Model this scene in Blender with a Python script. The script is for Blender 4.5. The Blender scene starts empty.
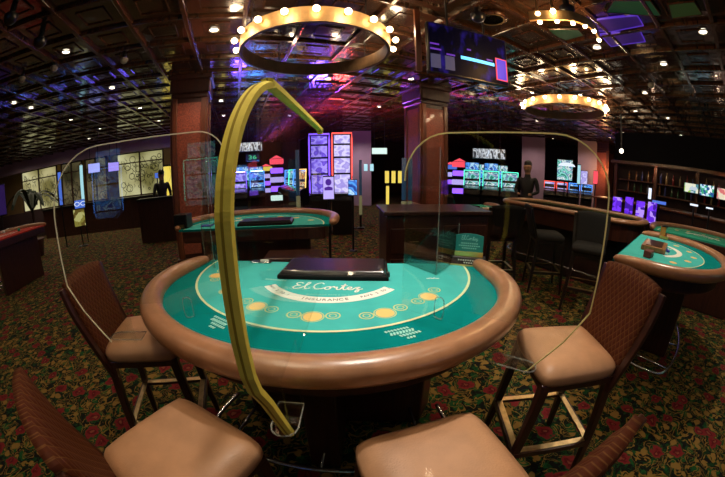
import bpy, bmesh, math, random
from mathutils import Vector, Matrix
random.seed(7)
C = bpy.context.scene.collection
SC = bpy.context.scene
PI = math.pi

# ------------------------------------------------------------------ camera
CAMZ = 1.47
FPX = 310.0
PITCH = math.radians(-12.8); ROLL = math.radians(-0.4)
cd = bpy.data.cameras.new('camera'); cam = bpy.data.objects.new('camera', cd); C.objects.link(cam)
cam.location = (0, 0, CAMZ)
cam.rotation_mode = 'QUATERNION'
cam.rotation_quaternion = (Matrix.Rotation(PI/2, 4, 'X') @ Matrix.Rotation(PITCH, 4, 'X') @ Matrix.Rotation(ROLL, 4, 'Z')).to_quaternion()
cd.type = 'PANO'
cd.sensor_width = 36.0; cd.sensor_fit = 'HORIZONTAL'
cd.clip_start = 0.02; cd.clip_end = 200
cd.panorama_type = 'FISHEYE_LENS_POLYNOMIAL'
cd.fisheye_fov = math.radians(200)
cd.fisheye_polynomial_k0 = 0
cd.fisheye_polynomial_k1 = -1.0/(FPX*36.0/725.0)
cd.fisheye_polynomial_k2 = 0; cd.fisheye_polynomial_k3 = 0; cd.fisheye_polynomial_k4 = 0
SC.camera = cam
SC.view_settings.view_transform = 'Standard'
SC.view_settings.look = 'None'
SC.view_settings.gamma = 1
SC.view_settings.exposure = 0.0
SC.view_settings.use_curve_mapping = False
SC.cycles.use_denoising = True
SC.cycles.max_bounces = 10; SC.cycles.transparent_max_bounces = 24
SC.cycles.sample_clamp_indirect = 4.0
SC.cycles.use_light_tree = True
w = bpy.data.worlds.new('world'); SC.world = w; w.use_nodes = True
w.node_tree.nodes['Background'].inputs[0].default_value = (0.5, 0.42, 0.4, 1)
w.node_tree.nodes['Background'].inputs[1].default_value = 0.004

# the lens model: the real direction in which a photo point lies, used to read real positions at known heights or distances
RM = (Matrix.Rotation(PI/2, 3, 'X') @ Matrix.Rotation(PITCH, 3, 'X') @ Matrix.Rotation(ROLL, 3, 'Z'))
def ray(px, py):
    x, y = px-362.5, py-238.5
    r = math.hypot(x, y)+1e-9; th = r/FPX
    return RM @ Vector((math.sin(th)*x/r, -math.sin(th)*y/r, -math.cos(th)))
def at(px, py, z):
    d = ray(px, py); t = (z-CAMZ)/d.z
    return Vector((d.x*t, d.y*t, z))
def atd(px, py, dist):                       # at a horizontal distance from the tripod
    d = ray(px, py); t = dist/math.hypot(d.x, d.y)
    return Vector((d.x*t, d.y*t, CAMZ+d.z*t))
GA = math.atan2(0.3875, 0.9219)              # angle of the building's grid
XD = Vector((math.cos(GA), math.sin(GA), 0)); YD = Vector((-math.sin(GA), math.cos(GA), 0))
def G(gx, gy, z=0.0): return XD*gx+YD*gy+Vector((0, 0, z))
CEIL = 3.03

# ------------------------------------------------------------------ materials
def newmat(name):
    m = bpy.data.materials.new(name); m.use_nodes = True
    nt = m.node_tree; b = nt.nodes['Principled BSDF']
    return m, nt, b
def mat(name, col, rough=.5, metal=0., spec=.5, coat=0., noise=0., nscale=20, bump=0., bscale=60, col2=None, sheen=0.):
    m, nt, b = newmat(name)
    b.inputs['Base Color'].default_value = (*col, 1); b.inputs['Roughness'].default_value = rough
    b.inputs['Metallic'].default_value = metal; b.inputs['Specular IOR Level'].default_value = spec
    b.inputs['Coat Weight'].default_value = coat; b.inputs['Sheen Weight'].default_value = sheen
    tc = nt.nodes.new('ShaderNodeTexCoord')
    if noise > 0:
        n = nt.nodes.new('ShaderNodeTexNoise'); n.inputs['Scale'].default_value = nscale; n.inputs['Detail'].default_value = 6
        nt.links.new(tc.outputs['Object'], n.inputs['Vector'])
        r = nt.nodes.new('ShaderNodeValToRGB')
        c2 = col2 or tuple(c*(1-noise) for c in col)
        r.color_ramp.elements[0].color = (*c2, 1); r.color_ramp.elements[1].color = (*[min(1, c*(1+noise*.5)) for c in col], 1)
        r.color_ramp.elements[0].position = .35; r.color_ramp.elements[1].position = .65
        nt.links.new(n.outputs['Fac'], r.inputs['Fac']); nt.links.new(r.outputs['Color'], b.inputs['Base Color'])
    if bump > 0:
        n2 = nt.nodes.new('ShaderNodeTexNoise'); n2.inputs['Scale'].default_value = bscale; n2.inputs['Detail'].default_value = 3
        nt.links.new(tc.outputs['Object'], n2.inputs['Vector'])
        bp = nt.nodes.new('ShaderNodeBump'); bp.inputs['Strength'].default_value = bump; bp.inputs['Distance'].default_value = .01
        nt.links.new(n2.outputs['Fac'], bp.inputs['Height']); nt.links.new(bp.outputs['Normal'], b.inputs['Normal'])
    return m
def wood(name, c1, c2, rough=.35, scale=6, coat=.3):
    m, nt, b = newmat(name)
    tc = nt.nodes.new('ShaderNodeTexCoord'); mp = nt.nodes.new('ShaderNodeMapping'); mp.inputs['Scale'].default_value = (scale*4, scale*4, scale*.35)
    n = nt.nodes.new('ShaderNodeTexNoise'); n.inputs['Scale'].default_value = 1.5; n.inputs['Detail'].default_value = 6; n.inputs['Distortion'].default_value = .6
    r = nt.nodes.new('ShaderNodeValToRGB'); r.color_ramp.elements[0].color = (*c1, 1); r.color_ramp.elements[1].color = (*c2, 1)
    r.color_ramp.elements[0].position = .3; r.color_ramp.elements[1].position = .7
    nt.links.new(tc.outputs['Object'], mp.inputs['Vector']); nt.links.new(mp.outputs['Vector'], n.inputs['Vector'])
    nt.links.new(n.outputs['Fac'], r.inputs['Fac']); nt.links.new(r.outputs['Color'], b.inputs['Base Color'])
    b.inputs['Roughness'].default_value = rough; b.inputs['Coat Weight'].default_value = coat; b.inputs['Coat Roughness'].default_value = .15
    return m
def emis(name, col, s, base=(.02, .02, .02)):
    m, nt, b = newmat(name)
    b.inputs['Base Color'].default_value = (*base, 1)
    b.inputs['Emission Color'].default_value = (*col, 1); b.inputs['Emission Strength'].default_value = s
    return m
def screen(name, cols, s, scale=(6, 6, 6), seed=0.0, kind='VORONOI'):
    """a lit display: blocks and blobs of the given colours"""
    m, nt, b = newmat(name)
    tc = nt.nodes.new('ShaderNodeTexCoord'); mp = nt.nodes.new('ShaderNodeMapping'); mp.inputs['Scale'].default_value = scale; mp.inputs['Location'].default_value = (seed, seed*1.7, seed*.6)
    if kind == 'VORONOI':
        t = nt.nodes.new('ShaderNodeTexVoronoi'); t.inputs['Scale'].default_value = 1.0; t.distance = 'CHEBYCHEV'
        out = t.outputs['Color']
        sp = nt.nodes.new('ShaderNodeSeparateColor'); nt.links.new(out, sp.inputs[0]); out = sp.outputs[0]
    else:
        t = nt.nodes.new('ShaderNodeTexNoise'); t.inputs['Scale'].default_value = 1.0; t.inputs['Detail'].default_value = .6; out = t.outputs['Fac']
    nt.links.new(tc.outputs['Object'], mp.inputs['Vector']); nt.links.new(mp.outputs['Vector'], t.inputs['Vector'])
    r = nt.nodes.new('ShaderNodeValToRGB'); r.color_ramp.interpolation = 'CONSTANT' if kind == 'VORONOI' else 'LINEAR'
    el = r.color_ramp.elements
    while len(el) < len(cols): el.new(.5)
    for i, c in enumerate(cols):
        el[i].position = i/len(cols) if kind == 'VORONOI' else .3+.4*i/max(1, len(cols)-1)
        el[i].color = (*c, 1)
    nt.links.new(out, r.inputs['Fac'])
    b.inputs['Base Color'].default_value = (.01, .01, .01, 1); b.inputs['Roughness'].default_value = .15
    nt.links.new(r.outputs['Color'], b.inputs['Emission Color']); b.inputs['Emission Strength'].default_value = s
    return m
def acrylic(name, tint=(.97, .99, .98), boost=1.0, cap=.10):
    m = bpy.data.materials.new(name); m.use_nodes = True; nt = m.node_tree; nt.nodes.clear()
    o = nt.nodes.new('ShaderNodeOutputMaterial'); mx = nt.nodes.new('ShaderNodeMixShader')
    tr = nt.nodes.new('ShaderNodeBsdfTransparent'); tr.inputs[0].default_value = (*tint, 1)
    gl = nt.nodes.new('ShaderNodeBsdfGlossy'); gl.inputs['Roughness'].default_value = .01
    fr = nt.nodes.new('ShaderNodeFresnel'); fr.inputs['IOR'].default_value = 1.49
    mu = nt.nodes.new('ShaderNodeMath'); mu.operation = 'MULTIPLY'; mu.inputs[1].default_value = boost; mu.use_clamp = True
    mn = nt.nodes.new('ShaderNodeMath'); mn.operation = 'MINIMUM'; mn.inputs[1].default_value = cap
    nt.links.new(fr.outputs[0], mu.inputs[0]); nt.links.new(mu.outputs[0], mn.inputs[0]); nt.links.new(mn.outputs[0], mx.inputs[0])
    nt.links.new(tr.outputs[0], mx.inputs[1]); nt.links.new(gl.outputs[0], mx.inputs[2]); nt.links.new(mx.outputs[0], o.inputs[0])
    return m

def carpet_mat():
    m, nt, b = newmat('floral_carpet')
    N = nt.nodes.new; L = nt.links.new
    tc = N('ShaderNodeTexCoord')
    wn = N('ShaderNodeTexNoise'); wn.inputs['Scale'].default_value = 9; wn.inputs['Detail'].default_value = 2
    L(tc.outputs['Object'], wn.inputs['Vector'])
    sub = N('ShaderNodeVectorMath'); sub.operation = 'SUBTRACT'; sub.inputs[1].default_value = (.5, .5, .5); L(wn.outputs['Color'], sub.inputs[0])
    sc = N('ShaderNodeVectorMath'); sc.operation = 'SCALE'; sc.inputs['Scale'].default_value = .11; L(sub.outputs[0], sc.inputs[0])
    ad = N('ShaderNodeVectorMath'); ad.operation = 'ADD'; L(tc.outputs['Object'], ad.inputs[0]); L(sc.outputs[0], ad.inputs[1])
    def vor(scale, rnd=1.0, off=0.0):
        mp = N('ShaderNodeMapping'); mp.inputs['Location'].default_value = (off, off*.7, 0); L(ad.outputs[0], mp.inputs['Vector'])
        v = N('ShaderNodeTexVoronoi'); v.voronoi_dimensions = '2D'; v.inputs['Scale'].default_value = scale; v.inputs['Randomness'].default_value = rnd
        L(mp.outputs[0], v.inputs['Vector']); return v
    def less(sock, t, soft=.02):
        r = N('ShaderNodeMapRange'); r.inputs['From Min'].default_value = t; r.inputs['From Max'].default_value = t+soft
        r.inputs['To Min'].default_value = 1; r.inputs['To Max'].default_value = 0; L(sock, r.inputs['Value']); return r.outputs[0]
    def band(sock, c, wdt):
        s = N('ShaderNodeMath'); s.operation = 'SUBTRACT'; s.inputs[1].default_value = c; L(sock, s.inputs[0])
        a = N('ShaderNodeMath'); a.operation = 'ABSOLUTE'; L(s.outputs[0], a.inputs[0]); return less(a.outputs[0], wdt, .01)
    def mix(fac, c1, c2):
        x = N('ShaderNodeMix'); x.data_type = 'RGBA'; L(fac, x.inputs[0])
        if isinstance(c1, tuple): x.inputs[6].default_value = (*c1, 1)
        else: L(c1, x.inputs[6])
        if isinstance(c2, tuple): x.inputs[7].default_value = (*c2, 1)
        else: L(c2, x.inputs[7])
        return x.outputs[2]
    # gold scrolls: ridges of a stretched noise
    n1 = N('ShaderNodeTexNoise'); n1.inputs['Scale'].default_value = 7.5; n1.inputs['Detail'].default_value = 1.5; n1.inputs['Distortion'].default_value = 1.6; L(ad.outputs[0], n1.inputs['Vector'])
    n2 = N('ShaderNodeTexNoise'); n2.inputs['Scale'].default_value = 10; n2.inputs['Detail'].default_value = 1; n2.inputs['Distortion'].default_value = 2.2
    mp2 = N('ShaderNodeMapping'); mp2.inputs['Location'].default_value = (4, 9, 0); L(ad.outputs[0], mp2.inputs[0]); L(mp2.outputs[0], n2.inputs['Vector'])
    blk = (.004, .0045, .004)
    col = mix(band(n2.outputs['Fac'], .46, .022), blk, (.006, .040, .010))
    col = mix(less(vor(8.5, 1, 3.1).outputs['Distance'], .20, .04), col, (.007, .058, .014))
    col = mix(less(vor(11, 1, 1.3).outputs['Distance'], .15, .04), col, (.004, .030, .008))
    col = mix(band(n1.outputs['Fac'], .5, .020), col, (.17, .105, .022))
    col = mix(band(n1.outputs['Fac'], .38, .012), col, (.13, .080, .018))
    col = mix(less(vor(7.3, 1, 7.7).outputs['Distance'], .17, .05), col, (.19, .115, .028))
    w2 = N('ShaderNodeTexNoise'); w2.inputs['Scale'].default_value = 26; w2.inputs['Detail'].default_value = 2; L(tc.outputs['Object'], w2.inputs['Vector'])
    fl = vor(3.9, 1)
    fd = N('ShaderNodeMath'); fd.operation = 'MULTIPLY_ADD'; fd.inputs[1].default_value = .30; L(w2.outputs['Fac'], fd.inputs[0]); L(fl.outputs['Distance'], fd.inputs[2])
    col = mix(less(fd.outputs[0], .385, .03), col, (.006, .045, .012))
    col = mix(less(fd.outputs[0], .345, .03), col, (.14, .012, .015))
    col = mix(less(fd.outputs[0], .235, .05), col, (.075, .005, .008))
    col = mix(less(fd.outputs[0], .175, .03), col, (.17, .05, .03))
    L(col, b.inputs['Base Color']); b.inputs['Roughness'].default_value = .95; b.inputs['Specular IOR Level'].default_value = .15
    bn = N('ShaderNodeTexNoise'); bn.inputs['Scale'].default_value = 260; L(tc.outputs['Object'], bn.inputs['Vector'])
    bp = N('ShaderNodeBump'); bp.inputs['Strength'].default_value = .35; bp.inputs['Distance'].default_value = .006; L(bn.outputs['Fac'], bp.inputs['Height']); L(bp.outputs[0], b.inputs['Normal'])
    return m

def quilt_mat():
    """brown upholstery stitched in diamonds"""
    m, nt, b = newmat('quilted_fabric'); N = nt.nodes.new; L = nt.links.new
    tc = N('ShaderNodeTexCoord'); sp = N('ShaderNodeSeparateXYZ'); L(tc.outputs['Object'], sp.inputs[0])
    def line(sign):
        a = N('ShaderNodeMath'); a.operation = 'MULTIPLY_ADD'; a.inputs[1].default_value = sign*1.35; L(sp.outputs['X'], a.inputs[0]); L(sp.outputs['Z'], a.inputs[2])
        q = N('ShaderNodeMath'); q.operation = 'MULTIPLY'; q.inputs[1].default_value = 22; L(a.outputs[0], q.inputs[0])
        f = N('ShaderNodeMath'); f.operation = 'FRACT'; L(q.outputs[0], f.inputs[0])
        s = N('ShaderNodeMath'); s.operation = 'SUBTRACT'; s.inputs[1].default_value = .5; L(f.outputs[0], s.inputs[0])
        ab = N('ShaderNodeMath'); ab.operation = 'ABSOLUTE'; L(s.outputs[0], ab.inputs[0]); return ab.outputs[0]
    mn = N('ShaderNodeMath'); mn.operation = 'MINIMUM'; L(line(1), mn.inputs[0]); L(line(-1), mn.inputs[1])
    r = N('ShaderNodeValToRGB'); r.color_ramp.elements[0].color = (.13, .055, .018, 1); r.color_ramp.elements[1].color = (.070, .016, .006, 1)
    r.color_ramp.elements[0].position = .03; r.color_ramp.elements[1].position = .075
    L(mn.outputs[0], r.inputs[0]); L(r.outputs[0], b.inputs['Base Color'])
    bp = N('ShaderNodeBump'); bp.inputs['Strength'].default_value = .5; bp.inputs['Distance'].default_value = .01; L(mn.outputs[0], bp.inputs['Height']); L(bp.outputs[0], b.inputs['Normal'])
    b.inputs['Roughness'].default_value = .65; b.inputs['Specular IOR Level'].default_value = .15
    return m

M = {}
M['carpet'] = carpet_mat()
M['quilt'] = quilt_mat()
M['seat'] = mat('tan_vinyl', (.47, .25, .135), .43, noise=.10, nscale=14, bump=.12, bscale=160, coat=.03)
RAILM = M['rail'] = mat('bronze_padded_vinyl', (.34, .160, .080), .30, noise=.14, nscale=18, bump=.08, bscale=220, coat=.45)
RAILM.node_tree.nodes['Principled BSDF'].inputs['Coat Roughness'].default_value = .28
M['felt'] = mat('teal_felt', (.001, .185, .190), .95, noise=.07, nscale=9, bump=.15, bscale=500, spec=.03)
M['felt_light'] = mat('pale_teal_felt_print', (.060, .44, .44), .95, noise=.06, nscale=9, bump=.15, bscale=500, spec=.03)
M['felt_green'] = mat('green_felt', (.02, .30, .20), .9, noise=.1, nscale=9, spec=.2)
M['felt_red'] = mat('red_felt', (.42, .03, .02), .9, noise=.1, nscale=9, spec=.2)
M['dwood'] = wood('dark_cherry_wood', (.020, .006, .004), (.050, .014, .008))
M['wood'] = wood('cherry_wood', (.075, .022, .010), (.17, .05, .02))
M['lwood'] = wood('lit_maple_wood', (.22, .09, .03), (.38, .18, .06))  # pale golden maple tone of the wood itself
M['black'] = mat('black_plastic', (.006, .006, .007), .35)
M['blackm'] = mat('black_matte', (.008, .008, .009), .8, spec=.2)
M['gloss'] = mat('black_gloss', (.008, .007, .010), .28, coat=.25)
M['chrome'] = mat('brushed_steel', (.55, .55, .55), .22, 1.)
M['brass'] = mat('brass_plate', (.62, .46, .24), .32, 1., noise=.2, nscale=30)
M['gold'] = mat('gold_trim', (.80, .58, .18), .3, .8)
M['white'] = mat('white_print', (.72, .76, .72), .8)
M['ink'] = mat('black_print', (.015, .03, .03), .8)
M['cream'] = mat('cream_print', (.55, .68, .42), .8)
M['spot'] = mat('gold_print', (.72, .50, .17), .8)
M['ring_print'] = mat('yellow_ring_print', (.52, .58, .22), .8)
M['print_pale'] = mat('pale_teal_print', (.25, .62, .56), .8)
M['acr'] = acrylic('clear_acrylic')
M['acr_dark'] = acrylic('smoked_acrylic', (.62, .66, .64), 1.2)
M['acr_edge'] = mat('polished_acrylic_edge', (.85, .76, .36), .25, coat=.4)
M['acr_edge_pale'] = mat('polished_acrylic_edge_pale', (.95, .92, .74), .25, coat=.4)
M['acr_rim'] = mat('thin_acrylic_rim', (.35, .36, .34), .2, coat=.4)
M['acr_rim'].node_tree.nodes['Principled BSDF'].inputs['Alpha'].default_value = .35
M['foam'] = mat('yellow_foam', (.86, .76, .10), .7, noise=.08, nscale=40, bump=.1, bscale=300)
M['groove'] = mat('olive_foam_groove', (.34, .27, .02), .9)
M['speck'] = mat('red_speckled_laminate', (.34, .085, .045), .45, noise=.55, nscale=95, col2=(.10, .03, .025), coat=.2)
M['bulb'] = emis('warm_bulb', (1, .72, .36), 26)
M['hoop'] = mat('gold_painted_hoop', (.50, .30, .13), .45, .3, noise=.2, nscale=12)
M['hoop_in'] = mat('brown_hoop_lining', (.20, .11, .05), .5, noise=.2, nscale=12)
M['dl'] = emis('downlight_glass', (1, .90, .70), 9)
M['dl_dim'] = emis('dim_downlight_glass', (1, .8, .6), .5)
M['dltrim'] = mat('downlight_ring', (.35, .27, .18), .4, .5)
M['beam'] = wood('ceiling_beam_wood', (.030, .011, .005), (.085, .032, .014), .22, 3, .6)
M['wall_dark'] = mat('dark_red_wall', (.030, .012, .010), .7, noise=.3, nscale=3)
M['wall_mauve'] = mat('mauve_bulkhead', (.42, .30, .33), .8, noise=.1, nscale=2)
M['wall_tan'] = mat('tan_bulkhead', (.30, .18, .07), .8, noise=.1, nscale=2)
M['leaf'] = mat('palm_leaf', (.012, .03, .010), .6)
M['pot'] = mat('clay_pot', (.09, .03, .02), .7)
M['shade'] = mat('pale_glass', (.8, .8, .8), .3)

def ceil_mat():
    m, nt, b = newmat('lacquered_coffer_panel'); N = nt.nodes.new; L = nt.links.new
    tc = N('ShaderNodeTexCoord'); n = N('ShaderNodeTexNoise'); n.inputs['Scale'].default_value = 1.3; L(tc.outputs['Object'], n.inputs['Vector'])
    r = N('ShaderNodeValToRGB'); r.color_ramp.elements[0].color = (.013, .006, .004, 1); r.color_ramp.elements[1].color = (.052, .024, .012, 1)
    L(n.outputs['Fac'], r.inputs[0]); L(r.outputs[0], b.inputs['Base Color'])
    b.inputs['Roughness'].default_value = .20; b.inputs['Specular IOR Level'].default_value = .9; b.inputs['Coat Weight'].default_value = .8; b.inputs['Coat Roughness'].default_value = .06
    n2 = N('ShaderNodeTexNoise'); n2.inputs['Scale'].default_value = 2.4; n2.inputs['Detail'].default_value = 2; L(tc.outputs['Object'], n2.inputs['Vector'])
    bp = N('ShaderNodeBump'); bp.inputs['Strength'].default_value = .35; bp.inputs['Distance'].default_value = .05; L(n2.outputs['Fac'], bp.inputs['Height']); L(bp.outputs[0], b.inputs['Normal']); L(bp.outputs[0], b.inputs['Coat Normal'])
    return m
M['ceil'] = ceil_mat()

# ------------------------------------------------------------------ mesh helpers
def BM(): return bmesh.new()
def box(bm, c, s, rz=0, taper=1.0):
    hx, hy, hz = s[0]/2, s[1]/2, s[2]/2; ca, sa = math.cos(rz), math.sin(rz); v = []
    for z in (-1, 1):
        k = taper if z < 0 else 1
        for x, y in ((-1, -1), (1, -1), (1, 1), (-1, 1)):
            X, Y = x*hx*k, y*hy*k
            v.append(bm.verts.new((c[0]+X*ca-Y*sa, c[1]+X*sa+Y*ca, c[2]+z*hz)))
    for f in ((3, 2, 1, 0), (4, 5, 6, 7), (0, 1, 5, 4), (1, 2, 6, 5), (2, 3, 7, 6), (3, 0, 4, 7)): bm.faces.new([v[i] for i in f])
def beam(bm, a, b, wx, wz, up=Vector((0, 0, 1))):
    """a square bar from a to b"""
    a, b = Vector(a), Vector(b); d = (b-a).normalized(); s = d.cross(up)
    if s.length < 1e-4: s = d.cross(Vector((0, 1, 0)))
    s.normalize(); u = s.cross(d); v = []
    for p in (a, b):
        for i, j in ((-1, -1), (1, -1), (1, 1), (-1, 1)): v.append(bm.verts.new(p+s*(i*wx/2)+u*(j*wz/2)))
    for f in ((3, 2, 1, 0), (4, 5, 6, 7), (0, 1, 5, 4), (1, 2, 6, 5), (2, 3, 7, 6), (3, 0, 4, 7)): bm.faces.new([v[i] for i in f])
def prism(bm, pts, z0, z1):
    lo = [bm.verts.new((p[0], p[1], z0)) for p in pts]; hi = [bm.verts.new((p[0], p[1], z1)) for p in pts]
    bm.faces.new(list(reversed(lo))); bm.faces.new(hi)
    n = len(pts)
    for i in range(n): bm.faces.new((lo[i], lo[(i+1) % n], hi[(i+1) % n], hi[i]))
def slab(bm, pts, n, th):
    """a plate of thickness th whose outline is the 3D polygon pts, normal n"""
    n = Vector(n).normalized()*th/2; pts = [Vector(p) for p in pts]
    a = [bm.verts.new(p-n) for p in pts]; b = [bm.verts.new(p+n) for p in pts]
    bm.faces.new(list(reversed(a))); bm.faces.new(b); k = len(pts)
    for i in range(k): bm.faces.new((a[i], a[(i+1) % k], b[(i+1) % k], b[i]))
def sweep(bm, pts, prof, closed=False, up=Vector((0, 0, 1)), caps=True, scale=None):
    """sweeps a closed profile [(side, up)] along a path"""
    pts = [Vector(p) for p in pts]; n = len(pts); rings = []
    for i, p in enumerate(pts):
        if closed: d = pts[(i+1) % n]-pts[i-1]
        else: d = pts[min(i+1, n-1)]-pts[max(i-1, 0)]
        d.normalize(); s = d.cross(up)
        if s.length < 1e-4: s = d.cross(Vector((1, 0, 0)))
        s.normalize(); u = s.cross(d); k = scale[i] if scale else 1
        rings.append([bm.verts.new(p+s*(a*k)+u*(b*k)) for a, b in prof])
    m = len(prof)
    for i in range(n if closed else n-1):
        A, B = rings[i], rings[(i+1) % n]
        for j in range(m): bm.faces.new((A[j], A[(j+1) % m], B[(j+1) % m], B[j]))
    if caps and not closed:
        bm.faces.new(rings[0]); bm.faces.new(list(reversed(rings[-1])))
def circ(r, n=10, ry=None): return [(r*math.cos(2*PI*i/n), (ry or r)*math.sin(2*PI*i/n)) for i in range(n)]
def tube(bm, pts, r, n=8, closed=False): sweep(bm, pts, circ(r, n), closed)
def lathe(bm, prof, c=(0, 0, 0), n=24):
    rings = []
    for r, z in prof:
        rings.append([bm.verts.new((c[0]+r*math.cos(2*PI*i/n), c[1]+r*math.sin(2*PI*i/n), c[2]+z)) for i in range(n)])
    for A, B in zip(rings, rings[1:]):
        for i in range(n): bm.faces.new((A[i], A[(i+1) % n], B[(i+1) % n], B[i]))
    bm.faces.new(list(reversed(rings[0]))); bm.faces.new(rings[-1])
def ball(bm, c, r, n=12, sz=1.0):
    prof = [(max(r*math.sin(PI*i/8), r*.02), -r*sz*math.cos(PI*i/8)) for i in range(9)]
    lathe(bm, prof, c, n)
def obj(name, bm, m, parent=None, smooth=False, bevel=0, loc=None, rz=None, subsurf=0):
    bmesh.ops.recalc_face_normals(bm, faces=bm.faces)
    me = bpy.data.meshes.new(name); bm.to_mesh(me); bm.free()
    me.materials.append(m)
    o = bpy.data.objects.new(name, me); C.objects.link(o)
    if smooth:
        for p in me.polygons: p.use_smooth = True
    if bevel:
        b = o.modifiers.new('edge', 'BEVEL'); b.width = bevel; b.segments = 2; b.limit_method = 'ANGLE'; b.angle_limit = .6
    if subsurf:
        s = o.modifiers.new('smooth', 'SUBSURF'); s.levels = subsurf; s.render_levels = subsurf
    if parent: o.parent = parent
    if loc is not None: o.location = loc
    if rz is not None: o.rotation_euler = (0, 0, rz)
    return o
def thing(name, label, cat, loc=(0, 0, 0), rz=0, group=None):
    o = bpy.data.objects.new(name, None); C.objects.link(o); o.empty_display_size = .1
    o.location = loc; o.rotation_euler = (0, 0, rz); o['label'] = label; o['category'] = cat
    if group: o['group'] = group
    return o
def tag(o, label, cat, group=None):
    o['label'] = label; o['category'] = cat
    if group: o['group'] = group
    return o
def struct(o): o['kind'] = 'structure'; return o
def dup(root, loc, rz, label, group=None):
    def cp(o, par):
        c = o.copy(); C.objects.link(c)
        if par is not None: c.parent = par
        for ch in o.children: cp(ch, c)
        return c
    r = cp(root, None); r.location = loc; r.rotation_euler = (0, 0, rz); r['label'] = label
    if group: r['group'] = group
    return r
def text(name, body, size, loc, rot, m, parent=None, ext=.0006, sx=1.0, align='CENTER'):
    cu = bpy.data.curves.new(name, 'FONT'); cu.body = body; cu.size = size; cu.extrude = ext; cu.align_x = align; cu.align_y = 'CENTER'
    cu.materials.append(m); o = bpy.data.objects.new(name, cu); C.objects.link(o)
    o.location = loc; o.rotation_euler = rot; o.scale = (sx, 1, 1)
    bpy.context.view_layer.update()
    me = bpy.data.meshes.new_from_object(o.evaluated_get(bpy.context.evaluated_depsgraph_get()))
    m2 = bpy.data.objects.new(name, me); C.objects.link(m2); m2.location = loc; m2.rotation_euler = rot; m2.scale = (sx, 1, 1)
    if not me.materials: me.materials.append(m)
    bpy.data.objects.remove(o); bpy.data.curves.remove(cu); m2.name = name; o = m2
    if parent: o.parent = parent
    return o
def arc(cx, cy, a, b, t0, t1, n=48): return [(cx+a*math.cos(t0+(t1-t0)*i/n), cy+b*math.sin(t0+(t1-t0)*i/n)) for i in range(n+1)]
def smoothpts(P, n=6):
    P = [Vector(p) for p in P]; out = []
    for i in range(len(P)-1):
        p0, p1, p2, p3 = P[max(i-1, 0)], P[i], P[i+1], P[min(i+2, len(P)-1)]
        for k in range(n):
            t = k/n
            out.append(.5*((2*p1)+(-p0+p2)*t+(2*p0-5*p1+4*p2-p3)*t*t+(-p0+3*p1-3*p2+p3)*t**3))
    out.append(P[-1]); return out

# ------------------------------------------------------------------ room shell
bm = BM(); box(bm, (0.5, 3.5, -.05), (30, 27, .1)); struct(obj('floor', bm, M['carpet'], rz=GA))
bm = BM(); box(bm, (0.5, 3.5, CEIL+.085), (30, 27, .1)); struct(obj('ceiling', bm, M['ceil'], rz=GA))
gxl = [-2.04, -1.33, -.66, .03, .74, 1.5, 2.25, 3.0, 3.80, 4.53, 5.33, 6.06]
K = (CEIL-CAMZ)/1.83
while gxl[0] > -16: gxl.insert(0, gxl[0]-.70)
while gxl[-1] < 17.5: gxl.append(gxl[-1]+.76)
gxl = [g*K for g in gxl]
gyl = [(.0+.687*i)*K for i in range(-16, 29)]
x0, x1, y0, y1 = gxl[0], gxl[-1], gyl[0], gyl[-1]
bm = BM()
for g in gxl: box(bm, (g, (y0+y1)/2, CEIL+.020), (.050, y1-y0, .045))
struct(obj('trim_1', bm, M['beam'], rz=GA, bevel=.008))
bm = BM()
for g in gyl: box(bm, ((x0+x1)/2, g, CEIL+.022), (x1-x0, .045, .041))
struct(obj('trim_2', bm, M['beam'], rz=GA, bevel=.008))
bm = BM()                                    # the small square moulding in the middle of each coffer
for a, b in zip(gxl, gxl[1:]):
    for c, d in zip(gyl, gyl[1:]):
        mx, my = (a+b)/2, (c+d)/2
        if (XD*mx+YD*my).length > 9: continue
        h = .14; t = .016
        for sx, sy, lx, ly in ((0, -h, 2*h+t, t), (0, h, 2*h+t, t), (-h, 0, t, 2*h), (h, 0, t, 2*h)):
            box(bm, (mx+sx, my+sy, CEIL+.030), (lx, ly, .014))
struct(obj('trim_3', bm, M['beam'], rz=GA))

def wallbox(name, g0, g1, z0, z1, m, th=.15):
    a, b = G(*g0), G(*g1); d = (b-a); L = d.length
    bm = BM(); box(bm, (0, 0, (z0+z1)/2), (L, th, z1-z0))
    o = obj(name, bm, m, loc=(a+b)/2, rz=math.atan2(d.y, d.x)); return struct(o)
wallbox('wall_far', (-14.4, 16.9), (15.3, 16.9), 0, CEIL+.1, M['wall_dark'])
wallbox('wall_left', (-14.3, -9.8), (-14.3, 16.9), 0, CEIL+.1, M['wall_dark'])
wallbox('wall_right', (15.2, -9.8), (15.2, 16.9), 0, CEIL+.1, M['wall_dark'])
wallbox('wall_back', (-14.4, -9.7), (15.3, -9.7), 0, CEIL+.1, M['wall_dark'])

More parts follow.
